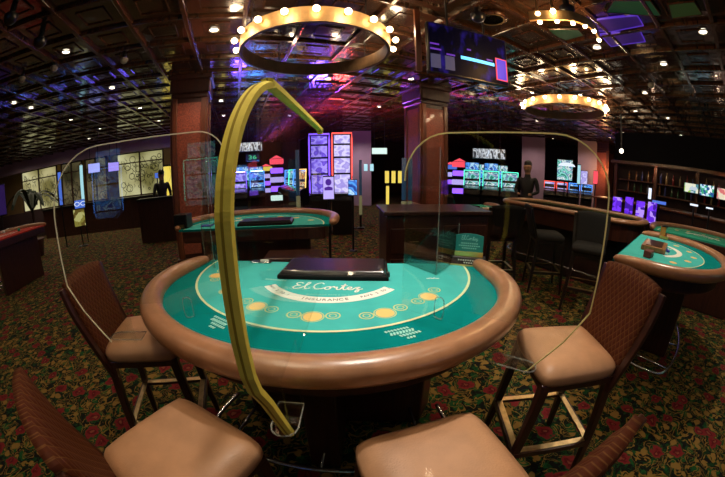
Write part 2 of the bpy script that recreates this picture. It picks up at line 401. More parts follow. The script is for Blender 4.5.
# ------------------------------------------------------------------ blackjack table
A_, B_, CY = .912, .747, -.35
def table_outline(off=0.0, n=56):
    """outer edge of the rail; off moves it inward"""
    a, b = A_-off, B_-off
    P = [(.865-off, -.02), (.893-off, -.14)]
    P += arc(0, CY, a, b, .06, -PI-.06, n)
    P += [(-.893+off, -.14), (-.865+off, -.02)]
    return P
def script_name(parent, m, x0, y0, sx, sy, z, r=.0034):
    S = [[(.55, .85), (.35, 1.), (.1, .85), (.2, .6), (.4, .52), (.15, .45), (0, .2), (.15, 0), (.45, .08), (.65, .3), (.95, .8), (.97, 1.05), (.84, 1.), (.77, .5), (.8, .1), (.95, 0), (1.15, .15)],
         [(1.95, .82), (1.75, 1.), (1.45, .8), (1.35, .4), (1.5, .05), (1.8, .05), (2.05, .2)],
         [(2.32, .4), (2.12, .3), (2.12, .06), (2.32, .0), (2.46, .22), (2.32, .42), (2.5, .36), (2.66, .46), (2.7, .3), (2.86, .38), (2.85, .1), (2.96, 0), (3.12, .15), (3.34, .9), (3.26, .2), (3.36, 0), (3.52, .12), (3.76, .25), (3.76, .4), (3.62, .42), (3.54, .2), (3.65, .02), (3.85, .05), (4.0, .3)],
         [(3.08, .6), (3.52, .64)],
         [(4.0, .36), (4.3, .4), (4.08, .13), (4.26, .08), (4.2, -.25), (4.05, -.3), (4.12, -.08), (4.5, .18)]]
    bm = BM()
    for s in S:
        pts = smoothpts([Vector((x0+p[0]*sx, y0+p[1]*sy, z)) for p in s], 5)
        sweep(bm, pts, [(-r, -.0003), (r, -.0003), (r, .0005), (-r, .0005)])
    return obj('script_lettering', bm, m, parent)
def ringmesh(bm, cx, cy, r, w, z, n=24, ky=1.0):
    o = [bm.verts.new((cx+r*math.cos(2*PI*i/n), cy+ky*r*math.sin(2*PI*i/n), z)) for i in range(n)]
    q = [bm.verts.new((cx+(r-w)*math.cos(2*PI*i/n), cy+ky*(r-w)*math.sin(2*PI*i/n), z)) for i in range(n)]
    for i in range(n): bm.faces.new((o[i], o[(i+1) % n], q[(i+1) % n], q[i]))
def make_table(label, loc, rz, felt, detail=True, name='blackjack_table', foot=True):
    t = thing(name, label, 'gaming table', loc, rz)
    Z = .945
    # padded rail
    path = [Vector((x, y, .952)) for x, y in table_outline(.055)]
    prof = [(.056*math.cos(a)*(1 if math.cos(a) > 0 else .95), .043*math.sin(a)+(.008 if math.sin(a) > 0 else 0)) for a in [2*PI*i/18 for i in range(18)]]
    sc = [1.0]*len(path); sc[0] = .55; sc[1] = .92; sc[-1] = .55; sc[-2] = .92
    bm = BM(); sweep(bm, path, prof, scale=sc); r = obj('padded_rail', bm, M['rail'], t, True, subsurf=1)
    # playing surface
    fo = table_outline(.075); bm = BM(); prism(bm, fo, Z-.02, Z); obj('playing_surface', bm, felt, t)
    # apron, pedestal, foot
    bm = BM(); prism(bm, table_outline(.12), .80, .925); obj('apron', bm, M['dwood'], t, bevel=.01)
    bm = BM(); prism(bm, [(-.52, -.32), (.52, -.32), (.60, -.14), (-.60, -.14)], .0, .80); obj('pedestal', bm, M['dwood'], t, bevel=.015)
    bm = BM(); box(bm, (0, -.50, .40), (.16, .38, .80)); obj('pedestal_fin', bm, M['dwood'], t, bevel=.02)
    if foot:
        bm = BM(); pts = [(-.62, -.30, .13), (-.66, -.55, .13), (-.56, -.72, .13), (0, -.80, .13), (.56, -.72, .13), (.66, -.55, .13), (.62, -.30, .13)]
        tube(bm, smoothpts(pts, 6), .014); 
        for x in (-.5, 0, .5): beam(bm, (x*.9, -.3, .13), (x*1.02, -.735-.06*(x == 0), .13), .012, .012)
        obj('foot_rail', bm, M['chrome'], t, True)
    if felt is M['felt']:
        bm = BM(); prism(bm, [(x, y) for x, y in arc(0, -.10, .735, .705, .10, -PI-.10, 64)], Z, Z+.0006); obj('layout_field', bm, M['felt_light'], t)  # paler inner felt: layout print and a painted pool of light
    # layout line
    bm = BM(); z = Z+.0012
    P = arc(0, -.10, .735, .705, .12, -PI-.12, 64)
    sweep(bm, [Vector((x, y, z)) for x, y in P], [(-.006, 0), (.006, 0), (.006, .0004), (-.006, .0004)])
    obj('layout_line', bm, M['cream'], t)
    # banner
    bm = BM(); P = arc(.027, -.20, .343, .343, -PI+.62, -.62, 40)
    sweep(bm, [Vector((x, y, z)) for x, y in P], [(-.029, 0), (.029, 0), (.029, .0004), (-.029, .0004)])
    bn = obj('banner_print', bm, M['white'], t)
    def curved(s, a0, step, R, size, m, par):
        for i, ch in enumerate(s):
            if ch == ' ': continue
            a = a0+(i-(len(s)-1)/2)*step
            text('letter', ch, size, (.027+R*math.cos(a), -.20+R*math.sin(a), z+.0012), (0, 0, a+PI/2), m, par, .0002)
    if detail:
        curved('INSURANCE', -PI/2+.02, .068, .343, .031, M['ink'], bn)
        curved('PAYS 2 TO 1', -.86, .045, .343, .022, M['ink'], bn)
        curved('PAYS 2 TO 1', -PI+.86, .045, .343, .022, M['ink'], bn)
        text('rule_print', 'BLACKJACK PAYS 3 TO 2', .017, (.04, -.487, z), (0, 0, 0), M['print_pale'], t, .0002)
        bm = BM()
        for k in range(9): box(bm, (-.30+.013*k, -.318-.0015*k, z), (.009, .016, .0004), -.12)
        obj('side_print', bm, M['print_pale'], t)
        for s in (-1, 1):
            px = .345 if s > 0 else -.325; a = .42*s; ca, sa = math.cos(a), math.sin(a); bm = BM()
            for row_, (w0, w1, hh) in enumerate(((-.055, .035, .012), (-.045, .045, .018), (-.02, .055, .014), (-.005, .02, .012))):
                x = w0
                while x < w1:
                    X, Y = x, .03-.021*row_; box(bm, (px+X*ca-Y*sa, -.80+X*sa+Y*ca, z), (.008, hh, .0004), a+.3*(-1)**row_); x += .0115
            obj('player_print', bm, M['print_pale'], t)
        for s in (-1, 1):
            bm = BM()
            for k in range(5): box(bm, (.50*s+.012*k*s, -.275+.006*(k % 2), z), (.016, .006, .0004), .5*s*(k % 3-1))
            obj('corner_print', bm, M['white'], t)
    script_name(t, M['white'], -.135, -.425, .0715, .078, z)
    for i, (x, y) in enumerate([(-.60, -.30), (-.432, -.496), (-.229, -.632), (.016, -.695), (.282, -.650), (.469, -.495)]):
        bm = BM(); rr = .036
        vs = [bm.verts.new((x+rr*math.cos(2*PI*k/24), y+rr*math.sin(2*PI*k/24), z)) for k in range(24)]; bm.faces.new(vs)
        sp = obj('betting_spot', bm, M['spot'], t)
        if detail:
            bm = BM(); ringmesh(bm, x, y, .044, .004, z); obj('spot_border', bm, M['ring_print'], sp)
            a = math.atan2(y+.15, x); tx, ty = -math.sin(a), math.cos(a)
            for s in (-1, 1):
                bm = BM(); ringmesh(bm, x+tx*s*.074-.008*math.cos(a), y+ty*s*.074+.012, .029, .005, z); ringmesh(bm, x+tx*s*.074-.008*math.cos(a), y+ty*s*.074+.012, .015, .0035, z+.0001)
                obj('side_bet_ring', bm, M['ring_print'], sp)
    return t
T0 = Vector((-.165, 1.71, 0)); TR = math.radians(-3)
main = make_table('large teal blackjack table in front, with bronze padded rail and white script lettering', T0, TR, M['felt'])
def TL(x, y, z):                                # a point of the main table
    return T0+Matrix.Rotation(TR, 3, 'Z')@Vector((x, y, z))

# black locking lid over the chip tray
t = thing('chip_tray_lid', 'long black locking lid over the chip tray of the front blackjack table', 'tray lid', TL(.03, -.175, .945), TR)
bm = BM(); prism(bm, [(-.275, -.135), (.275, -.135), (.272, .135), (-.272, .135)], 0, .022); obj('lid_base', bm, M['blackm'], t, bevel=.004)
bm = BM()
lo = [(-.265, -.125, .022), (.265, -.125, .022), (.265, .125, .022), (-.265, .125, .022)]; hi = [(-.252, -.11, .042), (.252, -.11, .042), (.252, .11, .042), (-.252, .11, .042)]
v = [bm.verts.new(p) for p in lo+hi]
for f in ((0, 1, 2, 3), (4, 5, 6, 7), (0, 1, 5, 4), (1, 2, 6, 5), (2, 3, 7, 6), (3, 0, 4, 7)): bm.faces.new([v[i] for i in f])
obj('lid_top', bm, M['gloss'], t, bevel=.004)
for x in (-.24, .24):
    bm = BM(); lathe(bm, [(.007, 0), (.007, .004), (.003, .005)], (x, -.09, .042), 12); obj('lock', bm, M['brass'], t, True)
bm = BM(); box(bm, (.272, -.12, .03), (.016, .03, .02)); obj('hasp', bm, M['black'], t)
# card cutter beside the lid
t = thing('money_slot_plate', 'small pale metal drop-slot plate left of the black chip tray lid', 'slot plate', TL(-.43, -.045, .945), TR)
bm = BM(); box(bm, (0, 0, .004), (.13, .045, .008)); obj('plate', bm, M['chrome'], t, bevel=.002)
bm = BM(); box(bm, (.02, 0, .013), (.05, .012, .012)); obj('paddle', bm, M['white'], t, bevel=.002)
# table limit sign
t = thing('table_sign', 'teal table sign in a gold and black stand on the front table', 'sign', TL(.775, -.03, .945), TR-.33)
bm = BM()
v = [bm.verts.new(p) for p in [(-.10, -.05, 0), (.10, -.05, 0), (.10, .03, 0), (-.10, .03, 0), (-.10, -.03, .045), (.10, -.03, .045), (.10, .03, .045), (-.10, .03, .045)]]
for f in ((0, 1, 2, 3), (4, 5, 6, 7), (0, 1, 5, 4), (1, 2, 6, 5), (2, 3, 7, 6), (3, 0, 4, 7)): bm.faces.new([v[i] for i in f])
obj('sign_base', bm, M['gloss'], t, bevel=.003)
bm = BM(); box(bm, (0, -.053, .004), (.204, .006, .008)); obj('gold_edge', bm, M['gold'], t)
bm = BM()
for row_, n_ in ((0, 9), (1, 4)):
    for k in range(n_): q = .030-.013*row_; box(bm, ((k-(n_-1)/2)*.0135, -.05+.02*q/.045-.0012, q), (.009, .001, .008))
obj('white_lettering', bm, M['white'], t)
bm = BM(); box(bm, (0, 0, .058), (.165, .03, .028)); obj('gold_holder', bm, M['gold'], t, bevel=.002)
bm = BM(); pts = [(-.08, 0, .07), (.08, 0, .07), (.08, 0, .165)]+[(.08-.16*i/8, 0, .165+.012*math.sin(PI*i/8)) for i in range(1, 8)]+[(-.08, 0, .165)]
slab(bm, pts, (0, 1, 0), .006); card = obj('sign_card', bm, mat('teal_sign_card', (.01, .20, .19), .3), t)
script_name(card, M['print_pale'], 0, 0, .021, .025, 0, .0012).matrix_local = Matrix.Translation((-.047, -.0035, .14))@Matrix.Rotation(PI/2, 4, 'X')
bm = BM()
for row_, n_ in ((0, 8), (1, 10), (2, 7)):
    for k in range(n_): box(bm, ((k-(n_-1)/2)*.0125, -.0038, .120-.014*row_), (.008, .0006, .007))
obj('fine_print', bm, M['print_pale'], card)

# ------------------------------------------------------------------ acrylic shields
def pane_outline(s0, s1, ztop, r0, r1, step, zfelt=.95, zrail=1.0, s_in=.0, s_out=.0, zlow=.84, zmid=1.10, under=.16):
    """outline in (s, z): s0 is the end over the felt, s1 the end out past the rail"""
    P = [(s0, zfelt+.004)]
    P += [(s0+r0-r0*math.cos(a), ztop-r0+r0*math.sin(a)) for a in [PI/2*i/8 for i in range(9)]]
    P += [(s1-r1+r1*math.sin(a), ztop-r1+r1*math.cos(a)) for a in [PI/2*i/8 for i in range(9)]]
    P += [(s1, zmid), (s1-under*.36, zmid-.11), (s1-under, zlow)]
    P += [(s_out+.012, zlow), (s_out+.012, zrail+.012), (s_in, zrail+.012), (s_in, zfelt+.004)]
    return P
def make_pane(label, A, D, s0, s1, ztop, r0, r1, s_in, s_out, edge, zmid=1.10, under=.16, foam=False, lvl=None):
    """A: ground point, D: direction outward"""
    D = Vector((D[0], D[1], 0)).normalized(); N_ = Vector((-D.y, D.x, 0))
    t = thing('acrylic_divider', label, 'divider', (A[0], A[1], .95), 0)
    O = pane_outline(s0, s1, ztop, r0, r1, 0, s_in=s_in, s_out=s_out, zmid=zmid, under=under)
    W = [D*s+Vector((0, 0, z-.95)) for s, z in O]
    bm = BM(); slab(bm, W, N_, .006); obj('clear_pane', bm, M['acr'], t)
    n = len(O)
    E = W[1:n-4]
    if not foam:
        bm = BM(); sweep(bm, E, [(-.0022, -.0020), (.0022, -.0020), (.0022, .0020), (-.0022, .0020)], up=N_); obj('polished_edge', bm, edge, t)
    else:
        F = smoothpts(E, 3)
        bm = BM(); h = .0125
        sweep(bm, F, [(-.004, -h), (.009, -h), (.012, -h*.3), (.012, h*.3), (.009, h), (-.004, h)], up=N_)
        obj('foam_strip', bm, M['foam'], t)
        bm = BM(); sweep(bm, F, [(.0115, -.0022), (.0125, -.0022), (.0125, .0022), (.0115, .0022)], up=N_); obj('strip_groove', bm, M['groove'], t)
    # foot plate outside the rail
    bm = BM()
    def rr(w, l, s):
        P = [D*s-N_*w, ]
        for i in range(7):
            a = -PI/2+PI*i/6; P.append(D*(s+l-w+w*math.cos(a))+N_*(w*math.sin(a)))
        P.append(D*s+N_*w); return P
    pl = [p+Vector((0, 0, -.080 if not foam else -.06)) for p in rr(.034, .165 if not foam else .125, s_out-(.03 if not foam else .045))]
    slab(bm, pl, (0, 0, 1), .008); obj('foot_plate', bm, M['acr'], t)
    bm = BM(); tube(bm, pl, .0022, 6, True); obj('plate_edge', bm, M['acr_rim'], t)
    # small loop standing on the felt at the inner end
    if foam: return t
    bm = BM(); c = D*(s_in-.10)
    lp = [c-D*.016+Vector((0, 0, .004)), c+D*.016+Vector((0, 0, .004)), c+D*.017+Vector((0, 0, .075)), c-D*.015+Vector((0, 0, .075))]
    tube(bm, [p+N_*.012 for p in smoothpts(lp+[lp[0]], 4)[:-1]], .0022, 6, True); obj('support_loop', bm, M['acr_rim'], t)
    return t
make_pane('clear acrylic divider with yellow foam edging over the middle of the front table', (-.19, 1.3), (0, -1), -.12, .905, 1.655, .02, .28, .56, .735, M['acr_edge'], zmid=1.15, under=.15, foam=True)
dl_ = (Vector((-1.24, .78))-Vector((-.60, .98))).normalized()
make_pane('clear rounded acrylic divider with plain pale edge at the left of the front table', (-.60, .98), dl_, -.13, .642, 1.63, .10, .25, .17, .335, M['acr_edge_pale'])
dr_ = (Vector((.645, .645))-Vector((.30, .94))).normalized()
make_pane('clear rounded acrylic divider with yellowish edge at the right of the front table', (.30, .94), dr_, -.20, .462, 1.59, .16, .16, .05, .205, M['acr_edge'])
def guard(label, P, ztop, dark):
    """bent acrylic guard standing on the dealer's edge: P ground points of the bend"""
    P = [Vector((p[0], p[1], .948)) for p in P]; c = P[1]
    t = thing('acrylic_guard', label, 'guard', (c.x, c.y, .948)); up = Vector((0, 0, ztop-.948))
    for i, (a, b) in enumerate(zip(P, P[1:])):
        d = (b-a).normalized(); n = Vector((-d.y, d.x, 0)); a = a-c; b = b-c
        k = .14
        if i == 0: pts = [a, b, b+up]+[a+up+d*(k-k*math.sin(q))-Vector((0, 0, k-k*math.cos(q))) for q in [PI/2*j/6 for j in range(7)]]
        else: pts = [a, b, b+up*.35, a+up]
        bm = BM(); slab(bm, pts, n, .005); obj('guard_pane', bm, M['acr'], t)
        bm = BM(); lowp = [a, b, b+Vector((0, 0, .20)), a+Vector((0, 0, .20))]; slab(bm, [p+n*.004 for p in lowp], n, .002); obj('smoked_skirt', bm, dark, t)
        bm = BM(); tube(bm, [b+Vector((0, 0, 0)), b+up*(1 if i == 0 else .35)], .0022, 5); obj('guard_edge', bm, M['acr_rim'], t)
    return t
guard('bent clear acrylic guard with smoked foot, standing left of the teal table sign', [at(404, 263, .948), at(436, 275, .948), at(457, 260, .948)], 1.58, M['acr_dark'])
guard('bent clear acrylic guard at the back left of the front table', [at(240, 266, .948), at(215, 268, .948), at(205, 258, .948)], 1.58, M['acr'])

# ------------------------------------------------------------------ stools
def make_stool(label, loc, rz, cush, quilt, wd):
    """faces local +Y"""
    t = thing('bar_stool', label, 'stool', loc, rz)
    bm = BM(); nx, ny = 12, 12; g = {}
    W = lambda y: .205-.012*(.5-y/.40)       # half width, wider in front
    for i in range(nx+1):
        for j in range(ny+1):
            u, v = -1+2*i/nx, -1+2*j/ny
            su = math.copysign(abs(u)**.85, u); sv = math.copysign(abs(v)**.85, v)
            k = 1-.055*(abs(u)**4)*(abs(v)**4)*1.6
            x = su*W(v*.2)*k; y = sv*.20*k
            z = .772-.030*(max(abs(u), abs(v))**6)-.006*(u*u+v*v)-.006*math.exp(-(u*u+v*v)*4)
            g[i, j, 1] = bm.verts.new((x, y, z)); 
    for i in range(nx):
        for j in range(ny): bm.faces.new((g[i, j, 1], g[i+1, j, 1], g[i+1, j+1, 1], g[i, j+1, 1]))
    rim = [(i, 0) for i in range(nx)]+[(nx, j) for j in range(ny)]+[(i, ny) for i in range(nx, 0, -1)]+[(0, j) for j in range(ny, 0, -1)]
    prev = [g[i, j, 1] for i, j in rim]; lay = prev
    for dz, k in ((-.02, 1.02), (-.05, 1.02), (-.062, .99)):
        nxt = [bm.verts.new((p.co.x*k if dz != -.02 else p.co.x*1.02, p.co.y*(k if dz != -.02 else 1.02), .742+dz)) for p in lay]
        m_ = len(rim)
        for q in range(m_): bm.faces.new((prev[q], prev[(q+1) % m_], nxt[(q+1) % m_], nxt[q]))
        prev = nxt
    bm.faces.new(list(reversed(prev)))
    obj('seat', bm, cush, t, True)
    bm = BM(); box(bm, (0, 0, .665), (.385, .385, .04)); obj('seat_frame', bm, wd, t, bevel=.006)
    # back: padded slab leaning back
    z0, z1 = .70, 1.085; rec = .10
    bm = BM(); nx, nz = 10, 10; F = {}
    for s in (0, 1):
        for i in range(nx+1):
            for j in range(nz+1):
                u = -1+2*i/nx; v = j/nz
                hw = .192+.012*v; e = max(abs(u)**5, abs(2*v-1)**7)
                top = .018*(1-u*u)*v
                y = -.195-rec*v-.018*(1-u*u)*0 - .03*(1-u*u)*.6
                th = .026*(1-.55*e)
                F[s, i, j] = bm.verts.new((u*hw, y+(th if s else -th), z0+(z1-z0)*v+top))
    for s in (0, 1):
        for i in range(nx):
            for j in range(nz):
                q = [F[s, i, j], F[s, i+1, j], F[s, i+1, j+1], F[s, i, j+1]]
                bm.faces.new(q if s == 0 else q[::-1])
    rim = [(i, 0) for i in range(nx)]+[(nx, j) for j in range(nz)]+[(i, nz) for i in range(nx, 0, -1)]+[(0, j) for j in range(nz, 0, -1)]
    for q in range(len(rim)):
        a, b = rim[q], rim[(q+1) % len(rim)]
        bm.faces.new((F[0, a[0], a[1]], F[1, a[0], a[1]], F[1, b[0], b[1]], F[0, b[0], b[1]]))
    obj('backrest', bm, quilt, t, True)
    for s in (-1, 1):
        bm = BM(); sweep(bm, smoothpts([(s*.185, -.175, .60), (s*.20, -.205, .74), (s*.212, -.27, .95), (s*.214, -.298, 1.07)], 4), [(-.011, -.026), (.011, -.026), (.011, .026), (-.011, .026)], up=Vector((1, 0, 0)))
        obj('back_post', bm, wd, t, bevel=.004)
    for sx in (-1, 1):
        for sy in (-1, 1):
            bm = BM(); a = Vector((sx*.172, sy*.172, .66)); b = Vector((sx*.215, sy*.225, 0.0))
            sweep(bm, [b, b+(a-b)*.5, a], [(-.5, -.5), (.5, -.5), (.5, .5), (-.5, .5)], scale=[.030, .038, .042], up=Vector((0, 1, 0)))
            obj('leg', bm, wd, t, bevel=.004)
    zf = .27; q = .206
    for i, (a, b) in enumerate([((-q, q*1.03), (q, q*1.03)), ((-q, -q*1.03), (q, -q*1.03)), ((-q, -q*1.03), (-q, q*1.03)), ((q, -q*1.03), (q, q*1.03))]):
        bm = BM(); beam(bm, (a[0], a[1], zf), (b[0], b[1], zf), .024, .03); st = obj('footrest', bm, wd, t)
        bm = BM(); beam(bm, (a[0]*.93, a[1]*.93 if a[1] == b[1] else a[1]*.93, zf+.0165), (b[0]*.93, b[1]*.93, zf+.0165), .030, .004)
        obj('brass_cap', bm, M['brass'], st)
    return t
def az(d): return math.atan2(d[1], d[0])-PI/2
stool = make_stool('tan seat bar stool under the left end of the front table', (-1.10, 1.12, 0), az((.93, .37)), M['seat'], M['quilt'], M['dwood'])
dup(stool, (-.545, .475, 0), az((.40, .92)), 'tan seat bar stool in the left corner nearest the viewer, seen past its reddish back')
dup(stool, (.213, .475, 0), az((-.27, .96)), 'tan seat bar stool at the middle front of the table, right of the yellow foam')
dup(stool, (.915, .985, 0), az((-.98, .13)), 'tan seat bar stool at the right end of the front table with brass footrests')

# ------------------------------------------------------------------ hanging rings of bulbs
def ring_lamp(label, c, R, nb, ph=0.0, h=.15, group=None):
    t = thing('ring_chandelier', label, 'chandelier', c, 0)
    def hoop(r0, r1, z0, z1, n=72):
        bm = BM(); rg = []
        for r, z in ((r0, z0), (r1, z0), (r1, z1), (r0, z1)): rg.append([bm.verts.new((r*math.cos(2*PI*i/n), r*math.sin(2*PI*i/n), z)) for i in range(n)])
        for k in range(4):
            A, B = rg[k], rg[(k+1) % 4]
            for i in range(n): bm.faces.new((A[i], A[(i+1) % n], B[(i+1) % n], B[i]))
        return bm
    obj('hoop', hoop(R-.012, R, 0, h), M['hoop'], t)
    obj('hoop_lining', hoop(R-.03, R-.0125, .0, h), M['hoop_in'], t)
    for i in range(nb):
        a = ph+2*PI*i/nb; d = Vector((math.cos(a), math.sin(a), 0))
        bm = BM(); tube(bm, [d*(R-.002)+Vector((0, 0, h*.62)), d*(R+.035)+Vector((0, 0, h*.62))], .013, 8); so = obj('bulb_socket', bm, M['brass'], t, True)
        bm = BM(); ball(bm, d*(R+.055)+Vector((0, 0, h*.62)), .030); obj('bulb', bm, M['bulb'], so, True)
    top = CEIL+.03-c[2]
    for i in range(4):
        a = PI/4+PI/2*i; bm = BM(); tube(bm, [(R*.95*math.cos(a), R*.95*math.sin(a), h), (R*.95*math.cos(a), R*.95*math.sin(a), top)], .006, 6); obj('suspension_rod', bm, M['black'], t)
    for i in range(10):
        a = ph+2*PI*(i+.5)/10
        ld = bpy.data.lights.new('bulb_light', 'POINT'); ld.energy = 5; ld.color = (1, .74, .46); ld.shadow_soft_size = .05
        lo = bpy.data.objects.new('bulb_light', ld); C.objects.link(lo); lo.parent = t; lo.location = ((R+.12)*math.cos(a), (R+.12)*math.sin(a), h*.6)
    return t
ring_lamp('large ring chandelier of warm bulbs hanging over the front blackjack table', (-.475, 3.10, 2.70), .77, 20, math.radians(-81))
ring_lamp('ring chandelier of warm bulbs hanging over the tables near the pillar at the right', (3.78, 4.98, 2.72), .80, 20, .2)

def strip_lamp():
    """curved strip with bulbs, part of a ring, against the coffered ceiling"""
    pts = [at(x, y, 2.80) for x, y in ((530, 21), (541, 20), (557, 20), (573, 21), (586, 26), (595, 32), (600, 42))]
    c = sum(pts, Vector())/len(pts)
    t = thing('bulb_arc', 'curved arc of small warm bulbs on the coffered ceiling right of the screen', 'ceiling lamp', c)
    S = smoothpts([p-c for p in pts], 5)
    bm = BM(); sweep(bm, [p+Vector((0, 0, .03)) for p in S], [(-.012, -.03), (.012, -.03), (.012, .06), (-.012, .06)]); obj('arc_band', bm, M['hoop'], t)
    for x, y in ((540, 22), (557, 21), (573, 23), (585, 26), (594, 31), (599, 40)):
        p = at(x, y, 2.80)-c; bm = BM(); ball(bm, p-Vector((p.x, p.y, 0)).normalized()*0, .021); obj('bulb', bm, M['bulb'], t, True)
    t2 = None
strip_lamp()
for i, (x, y) in enumerate(((538, 14), (553, 11))):
    p = at(x, y, 2.86); t = thing('bulb_fitting', ['small warm bulb on the ceiling above the bulb arc, nearer the screen', 'small warm bulb on the ceiling above the bulb arc, nearer the green panels'][i], 'bulb', p)
    bm = BM(); ball(bm, (0, 0, 0), .024); obj('bulb', bm, M['bulb'], t, True)
    bm = BM(); tube(bm, [(0, 0, .02), (0, 0, CEIL+.02-p.z)], .014); obj('holder', bm, M['brass'], t)

# ------------------------------------------------------------------ downlights
spots = {}
DL = []
for gx in (-8.85, -7.15, -5.45, -3.75, -2.05, -.35, 1.45, 3.45, 5.3, 7.2, 9.2, 11.2):
    for gy in (-3.5, -1.85, .13, 1.5, 3.2, 4.9, 6.6, 8.25, 9.9, 11.6, 13.3):
        DL.append((gx, gy))
def where(p):
    v = RM.transposed() @ (Vector(p)-Vector((0, 0, CAMZ))).normalized()
    th = math.acos(max(-1, min(1, -v.z))); r = math.hypot(v.x, v.y)
    return 362.5+FPX*th*v.x/r, 238.5-FPX*th*v.y/r
ORD = ['first', 'second', 'third', 'fourth', 'fifth', 'sixth', 'seventh', 'eighth', 'ninth', 'tenth', 'eleventh', 'twelfth']
proto = None
def make_dl():
    t = thing('downlight', 'x', 'downlight', (0, 0, 0), 0, 'round recessed downlights in the coffered ceiling')
    bm = BM()
    n = 24; rg = []
    for r, z in ((.045, 0), (.06, -.012), (.062, .004), (.045, .012)): rg.append([bm.verts.new((r*math.cos(2*PI*i/n), r*math.sin(2*PI*i/n), z)) for i in range(n)])
    for k in range(4):
        A, B = rg[k], rg[(k+1) % 4]
        for i in range(n): bm.faces.new((A[i], A[(i+1) % n], B[(i+1) % n], B[i]))
    obj('trim_ring', bm, M['dltrim'], t, True)
    bm = BM(); lathe(bm, [(.02, -.004), (.044, 0), (.044, .01)], n=20); obj('lens', bm, M['dl'], t, True)
    return t
seen = []
for px, py in ((66, 52), (214, 30), (112, 88), (140, 108), (71, 119.5), (158.6, 120.7), (99.6, 128.5), (136, 133), (14, 103), (89, 139), (11, 148), (50, 147), (36, 141.5), (221, 101), (223.6, 115.7),
               (328, 79), (289.5, 116), (379, 107), (411, 79), (597, 47.5), (663.7, 64), (645, 93), (668, 118.5), (635.5, 111), (622.5, 132), (681, 135), (715.6, 115), (628, 12), (703, 32), (553, 139), (537, 121), (31, 108)):
    p = at(px, py, CEIL+.02); seen.append((0, 0, p, px, py))
lightdl = []
col_i = {}
for gx, gy, p, px, py in seen:
    if proto is None: proto = make_dl(); o = proto; o.location = p
    else: o = dup(proto, p, 0, '')
    o['label'] = 'small round recessed downlight glowing in the dark coffered ceiling'
# spot beams: downlights approximated on a grid, and added fill lights
def spot(p, e, size=2.2, col=(1, .82, .60), blend=.7, r=.05):
    ld = bpy.data.lights.new('downlight_beam', 'SPOT'); ld.energy = e; ld.spot_size = size; ld.spot_blend = blend; ld.color = col; ld.shadow_soft_size = r
    o = bpy.data.objects.new('downlight_beam', ld); C.objects.link(o); o.location = p; return o
for gx, gy in DL:
    p = G(gx, gy, CEIL-.03)
    d = math.hypot(p.x, p.y)
    if d < 9: spot(p, 14, col=(1, .76, .50))
    elif gx < 0 and gy > 0 and d < 15: spot(p, 22, 2.6)

# ------------------------------------------------------------------ ceiling speakers and camera domes
def dome(label, p, r=.09, m=None, stalk=True):
    t = thing('camera_dome', label, 'ceiling dome', p)
    bm = BM(); lathe(bm, [(.01, -r)]+[(r*math.cos(a), r*math.sin(a)) for a in [-PI/2+PI/2*i/8 for i in range(1, 9)]]+[(r*1.05, .015), (r*.6, .03)], n=24); obj('dome_cover', bm, m or M['gloss'], t, True)
    bm = BM(); lathe(bm, [(r*.5, .025), (.03, .05), (.03, CEIL+.05-p[2])], n=16); obj('stalk', bm, M['black'], t, True)
    return t
for lb, x, y, z in (('dark glossy camera dome at the upper left corner of the ceiling', 11, 17, 2.95), ('small dark ceiling dome left of the brightest downlight', 40, 41, 2.9),
                    ('dark glossy camera dome above the hanging screen', 478, 16, 2.95), ('dark glossy camera dome beside the bulb arc', 567, 9, 2.94)):
    dome(lb, at(x, y, z), .07)
M['grey_dome'] = mat('grey_plastic', (.30, .26, .22), .4)
for lb, x, y in (('grey round ceiling speaker left of the brightest downlight, lower one', 54, 68), ('grey round ceiling speaker far left below the others', 22, 79), ('grey round ceiling speaker between two downlights on the left', 124, 60), ('pale round smoke detector right of the second ring chandelier', 651, 85)):
    dome(lb, at(x, y, 2.975), .05, M['grey_dome'])
t = thing('loudspeaker', 'flat round bronze speaker grille on the ceiling above the hanging screen', 'speaker', at(489, 19, CEIL-.02)+Vector((0, 0, 0)))
t.location = at(492, 20, CEIL-.02)
bm = BM(); lathe(bm, [(.11, 0), (.125, -.006), (.13, .02)], n=32); obj('grille', bm, mat('olive_bronze_grille', (.16, .11, .045), .6), t, True)
bm = BM(); lathe(bm, [(.13, .0), (.15, .004), (.15, .05)], n=32); obj('rim_ring', bm, M['beam'], t, True)

# ------------------------------------------------------------------ hanging screen
a, b = atd(431, 60, 2.56), atd(508, 75, 3.03)
a = Vector((.56, 2.50, 2.30)); b = Vector((1.39, 2.70, 2.30))
d = (b-a); L = d.length; rz = math.atan2(d.y, d.x)
def tv_mat():
    m, nt, bs = newmat('screen_picture'); N = nt.nodes.new; Lk = nt.links.new
    tc = N('ShaderNodeTexCoord'); mp = N('ShaderNodeMapping'); mp.inputs['Scale'].default_value = (9, 1, 5); Lk(tc.outputs['Object'], mp.inputs[0])
    n = N('ShaderNodeTexNoise'); n.inputs['Scale'].default_value = 1; n.inputs['Detail'].default_value = 3; Lk(mp.outputs[0], n.inputs['Vector'])
    r = N('ShaderNodeValToRGB'); e = r.color_ramp.elements; e[0].position = .52; e[0].color = (.001, .001, .012, 1); e[1].position = .80; e[1].color = (.06, .03, .6, 1)
    Lk(n.outputs['Fac'], r.inputs[0]); Lk(r.outputs[0], bs.inputs['Emission Color']); bs.inputs['Emission Strength'].default_value = .35
    bs.inputs['Base Color'].default_value = (.004, .004, .01, 1); bs.inputs['Roughness'].default_value = .35; bs.inputs['Specular IOR Level'].default_value = .04
    return m
t = thing('hanging_television', 'wide flat screen hanging tilted from the ceiling with blue and red glow', 'television', (a+b)/2, rz)
H = .50
bm = BM(); box(bm, (0, .03, H/2), (L, .05, H)); obj('screen_housing', bm, M['gloss'], t, bevel=.006)
